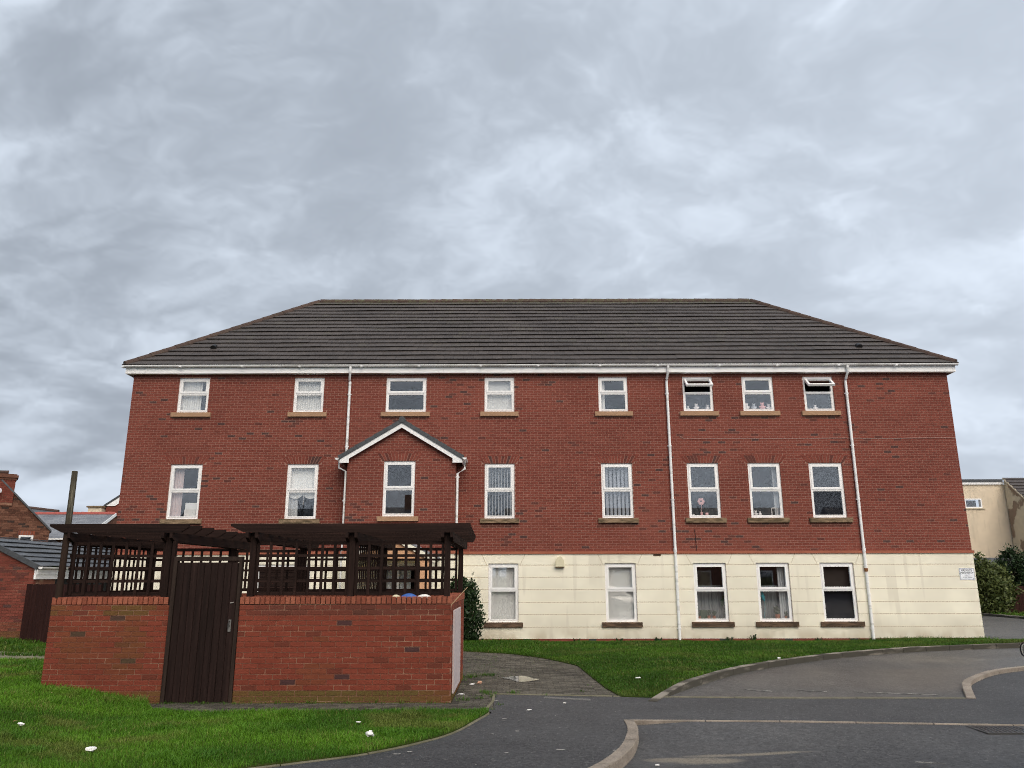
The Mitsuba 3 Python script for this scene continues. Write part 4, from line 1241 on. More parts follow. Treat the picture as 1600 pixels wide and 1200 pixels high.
# faded paint, drain and gully
m = MB()
for x0, y0, x1, y1, w in ((3.75, 13.26, 4.10, 13.02, 0.07), (4.55, 13.15, 4.95, 12.98, 0.06), (5.4, 12.92, 6.5, 12.62, 0.05), (4.0, 8.36, 4.25, 8.27, 0.03)):
    m.bar((x0, y0, -0.006 if y0 > 11 else -0.034), (x1, y1, -0.006 if y0 > 11 else -0.034), w, 0.004)
single('road_marking', m, 'marking_mat', kind='structure', label='worn scraps of white paint on the drive')
DR = thing('drain_channel', 'slim grey metal drain strip in the tarmac beside the paving', 'drain')
m = MB()
for s, e in ((0.0, 0.02), (0.08, 0.10)):
    m.bar((0.47, 12.33 + s, 0.003), (1.14, 12.09 + s, 0.003), 0.018, 0.012)
part(DR, 'frame', m, 'dull_metal')
m = MB()
for k in range(24):
    u = k / 23
    m.bar((0.48 + 0.65 * u, 12.325 - 0.24 * u, 0.002), (0.48 + 0.65 * u, 12.42 - 0.24 * u, 0.002), 0.012, 0.010)
part(DR, 'grating', m, 'dull_metal')
for i, (cx, cy) in enumerate(((5.78, 9.84), (6.55, 9.88))):
    GU = thing('gully_grate', ['left one of the two dark iron gully grates by the dropped kerb', 'right one of the two dark iron gully grates by the dropped kerb'][i], 'drain', 'road gully grates')
    z = float(road_z(cx, cy))
    m = MB()
    for x0, x1, y0, y1 in ((-0.30, 0.30, -0.22, -0.18), (-0.30, 0.30, 0.18, 0.22), (-0.30, -0.26, -0.18, 0.18), (0.26, 0.30, -0.18, 0.18)):
        m.box(cx + x0, cx + x1, cy + y0, cy + y1, z - 0.03, z + 0.008)
    part(GU, 'frame', m, 'dark_metal')
    m = MB()
    for k in range(9):
        m.bar((cx - 0.25 + 0.055 * k, cy - 0.18, z + 0.001), (cx - 0.19 + 0.055 * k, cy + 0.18, z + 0.001), 0.022, 0.012)
    part(GU, 'bar', m, 'dark_metal')
    part(GU, 'pit', MB().box(cx - 0.26, cx + 0.26, cy - 0.18, cy + 0.18, z + 0.0015, z + 0.003), 'black_mat')

# ------------------------------------------------------------------ garden wall
GW = thing('garden_wall', 'low red brick garden wall with soldier brick cap below the pergolas', 'wall')
GY, GH = 11.95, 1.365
gx0, gx1, gap0, gap1, gyb = -6.87, -0.90, -5.105, -4.065, 14.75
gf = frame((0, GY, 0), (1, 0, 0), (0, -1, 0))


def mossy(s, z):
    n = meshkit.fbm(np.array([[s * 1.6, z * 1.2, 2.0]]), 3, 8)[0]
    n2 = meshkit.fbm(np.array([[s * 2.2, 1.0, 7.0]]), 3, 3)[0]
    if z < 0.16:
        return float(np.clip(1.5 * n + 0.1, 0, 1)) if s > gap1 - 0.2 else float(np.clip(n, 0, 0.7))
    if z > 1.20:
        if s < gap0:
            return float(np.clip(2.2 * (n - 0.30), 0, 0.9)) if n2 > 0.44 else -float(np.clip(n, 0, 0.7))
        return -float(np.clip(1.5 * (n2 - 0.32), 0, 0.6))
    return float(np.clip(1.5 * (n - 0.66), 0, 0.3)) if s > gap0 else float(np.clip(2.0 * (n - 0.60), 0, 0.35))


def gtone(s, z):
    t = tone()
    return 0.03 if t < 0.016 else 0.13 if t < 0.06 else 0.3 + 0.6 * tone()


JT = 0.011
rects = lay(gx0, gap0, -0.06, GH, ()) + lay(gap1, gx1, -0.06, GH, ())
brick_parts(GW, gf, rects, 'garden_brick_mat', lambda r: abs(r[0] + 2.6), 300, stain=mossy, depth=0.105, proud=0.004, variants=9, tonefn=gtone)
side = frame((gx1, GY, 0), (0, 1, 0), (1, 0, 0))
m = MB()
for fr, rr, st in ((side, lay(0.11, gyb - GY, -0.06, GH), mossy), (frame((0, gyb, 0), (1, 0, 0), (0, -1, 0)), lay(gx0 + 0.2, gx1 - 0.2, -0.06, GH), lambda s, z: 0),
                   (frame((gx0, GY, 0), (0, 1, 0), (-1, 0, 0)), lay(0.11, gyb - GY, -0.06, GH), lambda s, z: 0), (frame((gx1 - 0.215, GY, 0), (0, 1, 0), (-1, 0, 0)), lay(0.22, gyb - GY, -0.06, GH), lambda s, z: 0)):
    for a, b, c, d in rr:
        m.fbox(fr, a, b, -0.09, 0.003 * tone(), c, d, (gtone(a, c), st(a, c)))
for x0, x1, n in ((gap0 - 0.0, gap0, 1), (gap1, gap1, -1)):
    fr = frame((x0, GY, 0), (0, 1, 0), (n, 0, 0))
    for a, b, c, d in lay(0.11, 0.215, -0.06, GH):
        m.fbox(fr, a, b, -0.09, 0.002, c, d, (tone(), 0))
part(GW, 'brick', m, 'garden_brick_mat', kind='stuff')
m = MB()
m.box(gx0 + 0.008, gap0 - 0.008, GY + 0.0045, GY + 0.207, -0.1, GH - 0.002)
m.box(gap1 + 0.008, gx1 - 0.008, GY + 0.0045, GY + 0.207, -0.1, GH - 0.002)
m.box(gx1 - 0.207, gx1 - 0.008, GY + 0.2075, gyb + 0.2, -0.1, GH - 0.003)
m.box(gx0 + 0.008, gx0 + 0.207, GY + 0.2075, gyb + 0.2, -0.1, GH - 0.003)
m.box(gx0 + 0.2075, gx1 - 0.2075, gyb + 0.008, gyb + 0.207, -0.1, GH - 0.004)
part(GW, 'mortar', m, 'garden_mortar_mat')
CP = f'{GW}__cap'
cache = {}


def cap_run(fr, s0, s1, own):
    n = int(round((s1 - s0) / BH))
    w = (s1 - s0) / n
    for k in range(n):
        t = int(tone() * 7)
        key = (t, fr is gf, round(w, 4))
        a = s0 + k * w + 0.005
        if own:
            if key not in cache:
                cache[key] = MB().fbox(fr, 0, w - 0.015, -0.218, 0.004, 0, 0.102, (t / 7 + 0.08, 0)).ply('cap_brick_mat')
            off = fr(a, 0.005 * (tone() - 0.5), GH + 0.008 + 0.004 * tone()) - fr(0, 0, 0)
            scene[fresh(f'{CP}__brick')] = {**cache[key], 'to_world': T().translate(off.tolist())}
    return n


cap_run(gf, gx0, gap0 - 0.02, True)
cap_run(gf, gap1, gx1, True)
m = MB()
for fr, s0, s1 in ((side, 0.225, gyb - GY + 0.2), (frame((0, gyb, 0), (1, 0, 0), (0, -1, 0)), gx0 + 0.24, gx1 - 0.24), (frame((gx0 + 0.215, GY, 0), (0, 1, 0), (1, 0, 0)), 0.225, gyb - GY + 0.2)):
    n = int(round((s1 - s0) / BH))
    w = (s1 - s0) / n
    for k in range(n):
        m.fbox(fr, s0 + k * w + 0.005, s0 + (k + 1) * w - 0.005, -0.215, 0.003 * tone(), GH + 0.006, GH + 0.108 + 0.004 * tone(), (tone(), 0))
part(CP, 'brick', m, 'cap_brick_mat', kind='stuff')
m = MB()
for x0, x1 in ((gx0 + 0.01, gap0 - 0.03), (gap1 + 0.01, gx1 - 0.01)):
    m.box(x0, x1, GY + 0.024, GY + 0.195, GH - 0.0015, GH + 0.088)
part(GW, 'cap_mortar', m, 'cap_joint_mat')
PB = thing('white_panel', 'pale board fixed flat against the end face of the garden wall', 'board')
scene[PB] = MB().box(gx1 + 0.005, gx1 + 0.03, 12.10, 13.55, 0.10, 1.27).ply('white_board_mat')
CN = thing('garden_cane', 'thin bamboo cane leaning out from the right corner of the garden wall', 'cane')
scene[CN] = MB().tube([(-0.905, 11.88, 1.36), (-0.80, 11.87, 1.475), (-0.665, 11.86, 1.615)], [0.007, 0.006, 0.005], 6).ply('cane_mat')
bx0 = GH + 0.075
for i, (x, w, h, mat, lb) in enumerate(((-1.755, 0.075, 0.065, 'cream_bag_mat', 'small cream bundle on the wall top, left of the blue one'), (-1.56, 0.135, 0.082, 'blue_bag_mat', 'blue and white plastic bundle on the wall top'),
                                      (-1.33, 0.118, 0.070, 'paper_mat', 'white bundle on the wall top, right of the blue one'))):
    s = trimesh.creation.icosphere(subdivisions=3, radius=1.0)
    v = s.vertices.copy()
    v[:, 2] = np.maximum(v[:, 2], -0.15)
    v *= (1 + 0.12 * (meshkit.fbm(v * 2.5 + i * 3, 3, 3)[:, None] - 0.5))
    mb = MB().add(v * np.array([w, 0.07, h]) + np.array([x, 12.07, bx0 - 0.012 + h * 0.15]), s.faces)
    single('bundle', mb, mat, lb, 'bag', smooth=True, group='bundles on the garden wall')

# ------------------------------------------------------------------ garden door
GD = thing('garden_door', 'dark brown boarded door between the two stretches of garden wall', 'door')
m = MB()
m.box(-5.10, -5.045, 11.93, 12.02, -0.02, 2.066)
m.box(-4.115, -4.068, 11.93, 12.02, -0.02, 2.066)
m.box(-5.045, -4.115, 11.93, 12.02, 2.006, 2.066)
part(GD, 'frame', m, 'frame_timber')
bw = (5.038 - 4.122) / 9
for k in range(9):
    x = -5.038 + k * bw
    mb = MB()
    w = bw - 0.004
    y = 11.938 + 0.003 * tone()
    pts = [(0.006, 0), (w - 0.006, 0), (w, 0.006), (w, 0.03), (0, 0.03), (0, 0.006)]
    mb.poly(lambda a, d, b, x=x, y=y: np.array([x + a, y + b, d]), Polygon(pts), 0.005 + 0.010 * tone(), 1.983 - 0.004 * tone(), (tone(), 0))
    part(GD, 'board', mb, 'door_timber')
m = MB()
for z in (0.25, 1.05, 1.80):
    m.box(-5.03, -4.13, 11.972, 11.992, z, z + 0.11)
part(GD, 'ledge', m, 'timber_x')
part(GD, 'lock_plate', MB().box(-4.203, -4.163, 11.926, 11.934, 0.985, 1.155), 'dull_metal')
m = MB().tube([(-4.183, 11.923, 1.135), (-4.183, 11.900, 1.13), (-4.190, 11.892, 1.10), (-4.197, 11.895, 1.04)], 0.009, 8)
part(GD, 'handle', m, 'dark_metal')
part(GD, 'keyhole', MB().box(-4.188, -4.178, 11.922, 11.9255, 1.055, 1.085), 'black_mat')
part(GD, 'bolt', MB().tube([(-4.15, 11.932, 1.40), (-4.20, 11.930, 1.392)], 0.008, 8), 'metal_mat')

# ------------------------------------------------------------------ pergolas and trellis
RZ0, RZ1 = 2.425, 2.555


def rafter(owner, x0, x1, y, z0=RZ0, z1=RZ1, ch0=0.20, ch1=0.05):
    """A board along x, its lower corners cut back at the ends."""
    pts = [(x0, z1), (x1, z1), (x1, z1 - 0.05), (x1 - ch1, z0), (x0 + ch0, z0), (x0, z1 - 0.035)]
    part(owner, 'rafter', MB().poly(frame((0, y, 0), (1, 0, 0), (0, -1, 0)), pts, -0.022, 0.022, (tone(), 0)), 'timber_x')


def beam(owner, x, y0, y1, z0=2.285, z1=2.424, ch=0.13):
    fr = frame((x, 0, 0), (0, 1, 0), (1, 0, 0))
    pts = [(y0, z1), (y1, z1), (y1, z0 + 0.06), (y1 - ch, z0), (y0 + ch, z0), (y0, z0 + 0.06)]
    part(owner, 'beam', MB().poly(fr, pts, -0.022, 0.022, (tone(), 0)), 'timber_y')


def trellis(owner, p, q, z0, z1, nv, nh, w=0.042):
    """A lattice panel between two ground points; each lath a piece."""
    t = fresh(f'{owner}__trellis')
    p, q = np.array(p, float), np.array(q, float)
    a = (q - p) / np.linalg.norm(q - p)
    L = np.linalg.norm(q - p)
    nn = np.array([a[1], -a[0]])
    fr = lambda s, d, z: np.array([*(p + a * s + nn * d), z])
    along = 'timber_x' if abs(a[0]) > 0.5 else 'timber_y'
    for k in range(nv):
        s = w / 2 + (L - w) * k / (nv - 1) + 0.010 * (tone() - 0.5) * (0 < k < nv - 1)
        part(t, 'lath', MB().fbox(fr, s - w / 2, s + w / 2, 0.001, 0.019, z0, z1, (tone(), 0)), 'timber_z')
    for k in range(nh):
        z = z0 + w / 2 + (z1 - z0 - w) * k / (nh - 1) + 0.008 * (tone() - 0.5) * (0 < k < nh - 1)
        e = 1.25 if k in (0, nh - 1) else 1
        part(t, 'lath', MB().fbox(fr, 0, L, -0.018, -0.001, z - w / 2 * e, z + w / 2 * e, (tone(), 0)), along)


def post(owner, x, y, z0, z1, w=0.088):
    part(owner, 'post', MB().box(x - w / 2, x + w / 2, y - w / 2, y + w / 2, z0, z1, (tone(), 0)), 'timber_z')


ZT0, ZT1 = GH + 0.135, 2.29
FY, BY = 12.06, 14.86
P1 = thing('pergola', 'left dark stained timber pergola and trellis with one tall corner pole', 'pergola', 'pergolas above the garden wall')
P2 = thing('pergola', 'right dark stained timber pergola and trellis, wider of the two', 'pergola', 'pergolas above the garden wall')
part(P1, 'pole', MB().tube([(-6.80, 11.99, GH + 0.10), (-6.80, 11.99, 2.4), (-6.805, 11.985, 3.37)], [0.050, 0.046, 0.042], 12), 'old_pole', smooth=50, label='tall weathered round pole above the left corner')
for x in (-5.24,):
    post(P1, x, FY, GH - 0.05, 2.424)
post(P1, -6.78, BY, GH + 0.1, 2.424)
post(P1, -5.24, BY, GH + 0.1, 2.424)
part(P1, 'post', MB().box(-5.155, -5.112, 11.96, 12.04, GH - 0.10, 2.30, (tone(), 0)), 'timber_z')
for x in (-3.95, -2.44, -0.99):
    post(P2, x, FY, GH + 0.1, 2.424)
    post(P2, x + (0.02 if x > -1 else 0), BY, GH + 0.1, 2.424)
for x in (-6.72, -5.30, -5.17):
    beam(P1, x, FY - 0.16, BY + 0.85)
for x in (-4.02, -3.88, -2.51, -2.37, -1.06, -0.92):
    beam(P2, x, FY - 0.16, BY + 0.85)
ys = np.linspace(11.93, BY + 0.70, 8)
for k, y in enumerate(ys):
    rafter(P1, -7.06 + 0.03 * tone(), -4.94 + 0.04 * tone(), y, ch1=0.12)
    rafter(P2, -4.26 - 0.02 * tone(), -0.635 - 0.013 * k, y)
trellis(P1, (-6.70, FY + 0.01), (-5.29, FY + 0.01), ZT0, ZT1, 8, 5)
trellis(P1, (-6.76, FY + 0.05), (-6.76, BY - 0.05), ZT0, ZT1, 17, 5)
trellis(P1, (-6.73, BY), (-5.29, BY), ZT0, ZT1, 9, 5)
trellis(P2, (-3.90, FY + 0.01), (-2.49, FY + 0.01), ZT0, ZT1, 8, 5)
trellis(P2, (-2.39, FY + 0.01), (-1.04, FY + 0.01), ZT0, ZT1, 8, 5)
trellis(P2, (-3.90, BY), (-2.49, BY), ZT0, ZT1, 8, 5)
trellis(P2, (-2.39, BY), (-1.03, BY), ZT0, ZT1, 8, 5)
trellis(P2, (-2.44, FY + 0.06), (-2.44, BY - 0.06), ZT0, ZT1, 17, 5)
trellis(P1, (-5.19, BY), (-4.0, BY), ZT0 + 0.02, ZT1 - 0.03, 7, 5)

# ------------------------------------------------------------------ litter


def litter(name, x, y, z, r, label, cat='litter', mat='paper_mat', flat_=0.45):
    s = trimesh.creation.icosphere(subdivisions=1, radius=1.0)
    rr = np.random.default_rng(int(abs(x * 977)) % 9999)
    v = s.vertices * (0.65 + 0.6 * rr.random((len(s.vertices), 1))) + rr.normal(0, 0.08, s.vertices.shape) + np.array([0.35, 0, 0]) * (rr.random() - 0.5) * s.vertices[:, 2:]
    r = r * 0.72
    v = v * np.array([r * 1.15, r * 0.7, r * flat_ * 0.85])
    v[:, 2] -= v[:, 2].min()
    single(name, MB().add(v + np.array([x, y, z]), s.faces), mat, label, cat)


def grass_top(x, y):
    return float(lawn_z(x, y)) + 0.03


litter('crumpled_paper', -1.58, 9.20, grass_top(-1.58, 9.2), 0.060, 'biggest crumpled white paper on the front lawn, near the footway edge', flat_=0.9)
litter('crumpled_paper', -4.28, 8.48, grass_top(-4.28, 8.48), 0.075, 'long crumpled white paper on the lawn at the bottom left', flat_=0.5)
litter('crumpled_paper', -5.68, 9.60, grass_top(-5.68, 9.6) + 0.02, 0.045, 'small white paper scrap on the lawn at the far left', flat_=0.6)
litter('crumpled_paper', -1.88, 10.11, grass_top(-1.88, 10.11), 0.040, 'flat white scrap in the grass below the middle of the wall', flat_=0.3)
litter('paper_scrap', 0.22, 11.24, 0.002, 0.042, 'largest white scrap on the dark footway', flat_=0.25)
litter('paper_scrap', 0.74, 11.82, 0.002, 0.028, 'white scrap on the footway below the drain strip', flat_=0.4)
litter('paper_scrap', -0.80, 12.70, 0.002, 0.070, 'flat white paper at the foot of the right wall corner', flat_=0.16)
litter('paper_scrap', -0.68, 13.82, 0.002, 0.060, 'white paper on the paving left of the orange scrap', flat_=0.25)
litter('orange_scrap', -0.56, 13.95, 0.002, 0.050, 'small orange pink scrap on the paving by the wall', mat='peach_paper_mat', flat_=0.8)
litter('paper_scrap', 5.50, 16.86, 0.10, 0.050, 'white scrap on the mossy kerb of the drive', flat_=0.6)
litter('paper_scrap', 1.46, 8.52, -0.098, 0.030, 'white scrap in the road beside the curved kerb', flat_=0.4)
litter('paper_scrap', 2.14, 14.02, 0.07, 0.060, 'pale scrap in the grass beside the drive kerb', flat_=0.3)
rs = np.random.default_rng(5)
m = MB()
for k in range(60):
    x, y = rs.uniform(-1.2, 1.4), rs.uniform(7.7, 12.3)
    if not footway.contains(shapely.Point(x, y)) or rs.random() < 0.25 + 0.5 * (x > 0.6):
        continue
    r = 0.008 + 0.022 * rs.random() ** 3
    s = trimesh.creation.icosphere(subdivisions=1, radius=1.0)
    m.add(s.vertices * np.array([r * (1 + rs.random()), r, 0.002]) + np.array([x, y, 0.0025]), s.faces)
single('gum_spots', m, 'marking_mat', 'pale trodden spots scattered over the dark footway', 'stain', kind='stuff')

m = MB()
for k in range(70):
    x, y = rs.uniform(-7.0, 9.0), rs.uniform(7.9, 20.0)
    pt = shapely.Point(x, y)
    z = float(lawn_z(x, y)) + 0.035 if front_lawn.contains(pt) else float(verge_z(x, y)) + 0.04 if verge.contains(pt) else 0.003 if paving.contains(pt) else None
    if z is None or (x > 1.5 and rs.random() < 0.5):
        continue
    a, L_ = rs.uniform(0, 6.28), rs.uniform(0.018, 0.035)
    c_, s_ = math.cos(a), math.sin(a)
    m.add([(x - c_ * L_, y - s_ * L_, z), (x + s_ * L_ * 0.5, y - c_ * L_ * 0.5, z + 0.008), (x + c_ * L_, y + s_ * L_, z + 0.004), (x - s_ * L_ * 0.5, y + c_ * L_ * 0.5, z + 0.010)], [[0, 1, 2], [0, 2, 3]], (rs.random(), 0))
single('fallen_leaves', m, 'dead_leaf_mat', 'small dry leaves scattered over the lawns and paving', 'leaves', kind='stuff')

# ------------------------------------------------------------------ grass


def blades(poly, n_per_m2, h0, h1, w, zf, seed, lean=0.5, keep=None):
    """Separate grass blades: three triangles each, standing in the polygon."""
    r = np.random.default_rng(seed)
    x0, y0, x1, y1 = poly.bounds
    n = int((x1 - x0) * (y1 - y0) * n_per_m2)
    p = np.column_stack([r.uniform(x0, x1, n), r.uniform(y0, y1, n)])
    p = p[shapely.contains_xy(poly, p[:, 0], p[:, 1])]
    if keep is not None:
        p = p[r.random(len(p)) < keep(p[:, 0], p[:, 1])]
    n = len(p)
    clump = meshkit.fbm(np.column_stack([p * 1.6, np.zeros(n)]), 3, seed)
    clump2 = meshkit.noise(np.column_stack([p * 7.0, np.zeros(n)]), seed + 1)
    h = (h0 + (h1 - h0) * r.random(n)) * (0.45 + 0.85 * clump + 0.35 * clump2)
    a = r.uniform(0, 2 * np.pi, n)
    fa = r.uniform(0, 2 * np.pi, n)
    side = np.column_stack([np.cos(fa), np.sin(fa), 0 * fa]) * (w * (0.6 + 0.8 * r.random(n)))[:, None] / 2
    ld = np.column_stack([np.cos(a), np.sin(a), 0 * a])
    base = np.column_stack([p, zf(p[:, 0], p[:, 1]) - 0.004])
    ln = lean * (0.3 + r.random(n))
    mid = base + ld * (h * 0.30 * ln)[:, None] + np.array([0, 0, 1]) * (h * 0.55)[:, None]
    tip = base + ld * (h * 1.0 * ln)[:, None] + np.array([0, 0, 1]) * (h * (1.0 - 0.25 * ln))[:, None]
    v = np.stack([base - side, base + side, mid - side * 0.75, mid + side * 0.75, tip], 1).reshape(-1, 3)
    k = np.arange(n)[:, None] * 5
    f = np.concatenate([k + [[0, 1, 3]], k + [[0, 3, 2]], k + [[2, 3, 4]]])
    t = np.clip(0.75 * r.random(n) + 0.5 * (clump - 0.25), 0, 1)
    t[r.random(n) < 0.03] = 0.95
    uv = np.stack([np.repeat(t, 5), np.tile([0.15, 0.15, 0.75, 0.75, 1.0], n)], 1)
    m_ = MB()
    m_.add(v, f, uv)
    return m_


view = Polygon([(-2.0, 7.2), (1.8, 7.2), (16, 24), (-17.5, 24), (-7.5, 7.2)])
near = front_lawn.intersection(view).intersection(sbox(-12, 7, 0, 13))
m = blades(near, 4200, 0.028, 0.065, 0.0058, lawn_z, 1)
far_left = front_lawn.intersection(view).intersection(sbox(-18, 13, -6.9, 17))
m2 = blades(far_left, 900, 0.035, 0.07, 0.013, lawn_z, 2)
tufts = near.intersection(Polygon([(-6.95, 11.94), (-6.95, 11.5), (-5.1, 11.5), (-5.25, 11.94)]))
m3 = blades(tufts, 1800, 0.05, 0.11, 0.007, lawn_z, 3)
m4 = blades(LineString(lawn_edge[:44]).buffer(0.07).intersection(near), 2600, 0.03, 0.075, 0.007, lawn_z, 4)
rt = np.random.default_rng(17)
for k in range(26):
    cx_, cy_ = rt.uniform(-6.8, -0.8), rt.uniform(8.0, 11.2)
    t_ = near.intersection(shapely.Point(cx_, cy_).buffer(rt.uniform(0.08, 0.28)))
    if t_.area > 0.005:
        t5 = blades(t_, 2400, 0.05, 0.115, 0.008, lawn_z, 200 + k, lean=0.8)
        if t5.n:
            t5.t[0][:, 0] *= rt.choice([0.35, 0.6, 1.0])
            m.add(t5.v[0], t5.f[0], t5.t[0])
for q in (m2, m3, m4):
    m.add(q.v[0], q.f[0], q.t[0])
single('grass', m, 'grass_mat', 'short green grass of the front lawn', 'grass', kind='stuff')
vg = verge.intersection(view)
kerb_line = LineString(kerb2)
m = blades(vg, 1300, 0.035, 0.07, 0.011, verge_z, 6)
q = blades(vg.intersection(sbox(9.5, 22.3, 13.4, 22.92)), 700, 0.05, 0.13, 0.012, verge_z, 7)
m.add(q.v[0], q.f[0], q.t[0])
q = blades(vg.intersection(sbox(-2.0, 18.6, 0.7, 22.3)), 700, 0.05, 0.12, 0.012, verge_z, 8)
m.add(q.v[0], q.f[0], q.t[0])
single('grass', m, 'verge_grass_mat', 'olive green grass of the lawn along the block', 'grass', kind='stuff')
m = blades(back_left.intersection(view), 500, 0.05, 0.11, 0.016, flat(0.2), 9)
q = blades(Polygon([(-11.2, 16.9), (-9.5, 16.6), (-8.4, 16.3), (-8.8, 16.9), (-10.3, 17.3)]), 900, 0.05, 0.10, 0.014, flat(0.2), 10)
m.add(q.v[0], q.f[0], q.t[0])
q = blades(sbox(21.7, 33.5, 28, 39), 90, 0.06, 0.14, 0.03, flat(0.05), 11)
m.add(q.v[0], q.f[0], q.t[0])
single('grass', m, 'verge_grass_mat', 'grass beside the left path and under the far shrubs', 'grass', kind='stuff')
weeds = [(-0.42, 12.95, 0.13), (-0.50, 12.35, 0.12), (0.02, 12.85, 0.16), (-0.30, 12.42, 0.10), (-0.36, 12.75, 0.16), (-0.72, 12.15, 0.14), (-0.75, 14.85, 0.22), (-0.45, 15.05, 0.2), (-0.85, 14.4, 0.1), (-2.9, 11.9, 0.12), (-1.6, 11.9, 0.10), (-2.0, 11.88, 0.08), (-2.4, 11.88, 0.12),
         (-1.2, 11.88, 0.07), (-4.95, 11.9, 0.10), (-4.6, 11.9, 0.08), (-3.4, 11.9, 0.08), (-0.18, 11.7, 0.08), (-0.32, 11.3, 0.1), (0.5, 12.62, 0.08), (1.1, 13.0, 0.06), (-3.9, 11.88, 0.06)]
m = MB()
for i, (x, y, r) in enumerate(weeds):
    q = blades(shapely.Point(x, y).buffer(r), 2200, 0.025, 0.075, 0.008, flat(-0.002), 20 + i, lean=0.9, keep=lambda a, b, x=x, y=y, r=r: 1 - np.hypot(a - x, b - y) / r)
    m.add(q.v[0], q.f[0], q.t[0])
joint_weeds = blades(paving.intersection(sbox(-1, 11.3, 1.6, 19.5)), 120, 0.008, 0.025, 0.010, flat(-0.003), 60, lean=1.0, keep=lambda x, y: 1.0 * (meshkit.fbm(np.column_stack([x * 1.2, y * 1.2, 0 * x]), 3, 9) > 0.50))
m.add(joint_weeds.v[0], joint_weeds.f[0], joint_weeds.t[0])
strip_weeds = blades(Polygon([(-5.2, 11.93), (-0.9, 11.93), (-0.9, 11.82), (-5.2, 11.82)]), 500, 0.012, 0.05, 0.008, flat(-0.003), 61, lean=0.9)
m.add(strip_weeds.v[0], strip_weeds.f[0], strip_weeds.t[0])
single('weeds', m, 'verge_grass_mat', 'weeds growing in the paving joints by the wall', 'weeds', kind='stuff')
m = MB()
for s, h in ((8.6, 0.10), (6.1, 0.13), (6.75, 0.19), (3.0, 0.10), (1.8, 0.08), (4.1, 0.12)):
    for k in range(14):
        a, e = tone() * 6.28, 0.3 + 0.7 * tone()
        m.bar((s, YB - 0.12, -0.06), (s + 0.10 * math.cos(a), YB - 0.13 + 0.08 * math.sin(a), h * e), 0.02, 0.003, (0.3, 0.7, 0.1), (tone(), 0.7))
single('weeds', m, 'dark_leaf_mat', 'taller weeds along the foot of the cream wall', 'weeds', kind='stuff')


# ------------------------------------------------------------------ shrubs


def shrub(label, stems, mat, n, leaf, upright, seed, cat='shrub', name='shrub', squash=0.8):
    """Stems with many leaves: stems = (x, y, z0, height, radius)."""
    key = thing(name, label, cat)
    r = np.random.default_rng(seed)
    s, c = MB(), MB()
    for x, y, z0, h, rad in stems:
        pts = [(x, y, z0), (x + r.normal(0, 0.04), y, z0 + h * 0.5), (x + r.normal(0, 0.06), y, z0 + h * 0.95)]
        s.tube(pts, [0.022, 0.016, 0.008], 6)
        for k in range(5):
            a, q = r.uniform(0, 6.28), r.uniform(0.1, 0.6)
            s.tube([(x, y, z0 + h * q), (x + math.cos(a) * rad * 0.8, y + math.sin(a) * rad * 0.8 * squash, z0 + h * (q + 0.3))], [0.011, 0.005], 5)
    tot = sum(q[3] * q[4] for q in stems)
    for x, y, z0, h, rad in stems:
        m_ = int(n * h * rad / tot)
        nb = max(8, m_ // 22)                      # sprays
        for b in range(nb):
            a, u = r.uniform(0, 6.28), r.random()
            zz = 0.04 + 0.96 * r.random() ** 0.85
            prof = math.sin(min(1.0, 0.12 + zz * 0.9) * math.pi) ** 0.55
            q = rad * prof * (0.45 + 0.6 * math.sqrt(u))
            cx, cy, cz = x + math.cos(a) * q, y + math.sin(a) * q * squash, z0 + h * zz
            tb = r.random()
            for k in range(22):
                d = np.array([math.cos(a), math.sin(a), 0]) * 0.7 + r.normal(0, 0.7, 3) + np.array([0, 0, upright])
                d /= np.linalg.norm(d)
                w_ = np.cross(d, r.normal(0, 1, 3))
                w_ /= np.linalg.norm(w_) + 1e-9
                nn = np.cross(d, w_)
                o = np.array([cx, cy, cz]) + r.normal(0, leaf * 0.75, 3)
                L, W = leaf * r.uniform(0.7, 1.3), leaf * r.uniform(0.20, 0.32)
                c.add([o, o + d * L * 0.45 + w_ * W, o + d * L - nn * L * 0.12, o + d * L * 0.45 - w_ * W], [[0, 1, 2], [0, 2, 3]], (np.clip(0.5 * tb + 0.5 * r.random(), 0, 1), r.random()))
    part(key, 'stem', s, 'bark_mat')
    part(key, 'crown', c, mat)
    return key


shrub('dark glossy upright shrub beside the right end of the garden wall', [(-1.42, 21.7, 0.0, 1.66, 0.26), (-1.22, 21.9, 0.0, 1.62, 0.22), (-1.08, 21.75, 0.0, 1.22, 0.20), (-1.60, 21.9, 0, 1.5, 0.28)], 'dark_leaf_mat', 5200, 0.105, 1.1, 3)
shrub('olive green leafy shrub beyond the right end of the block', [(21.9, 37.3, 0.05, 2.55, 0.42), (21.9, 37.0, 0.05, 1.9, 0.65), (22.4, 37.5, 0.05, 2.35, 0.60), (22.9, 37.4, 0.05, 1.95, 0.55), (22.2, 37.0, 0.05, 1.5, 0.7), (21.75, 37.4, 0.05, 2.3, 0.4)], 'light_leaf_mat', 7500, 0.17, 0.25, 4)
shrub('dark evergreen shrub above the fence at the right edge', [(24.3, 38.6, 0.05, 2.85, 0.75), (25.2, 38.9, 0.05, 2.7, 0.9), (23.75, 38.7, 0.05, 2.35, 0.5)], 'dark_leaf_mat', 6000, 0.15, 0.3, 5)


# ------------------------------------------------------------------ fences


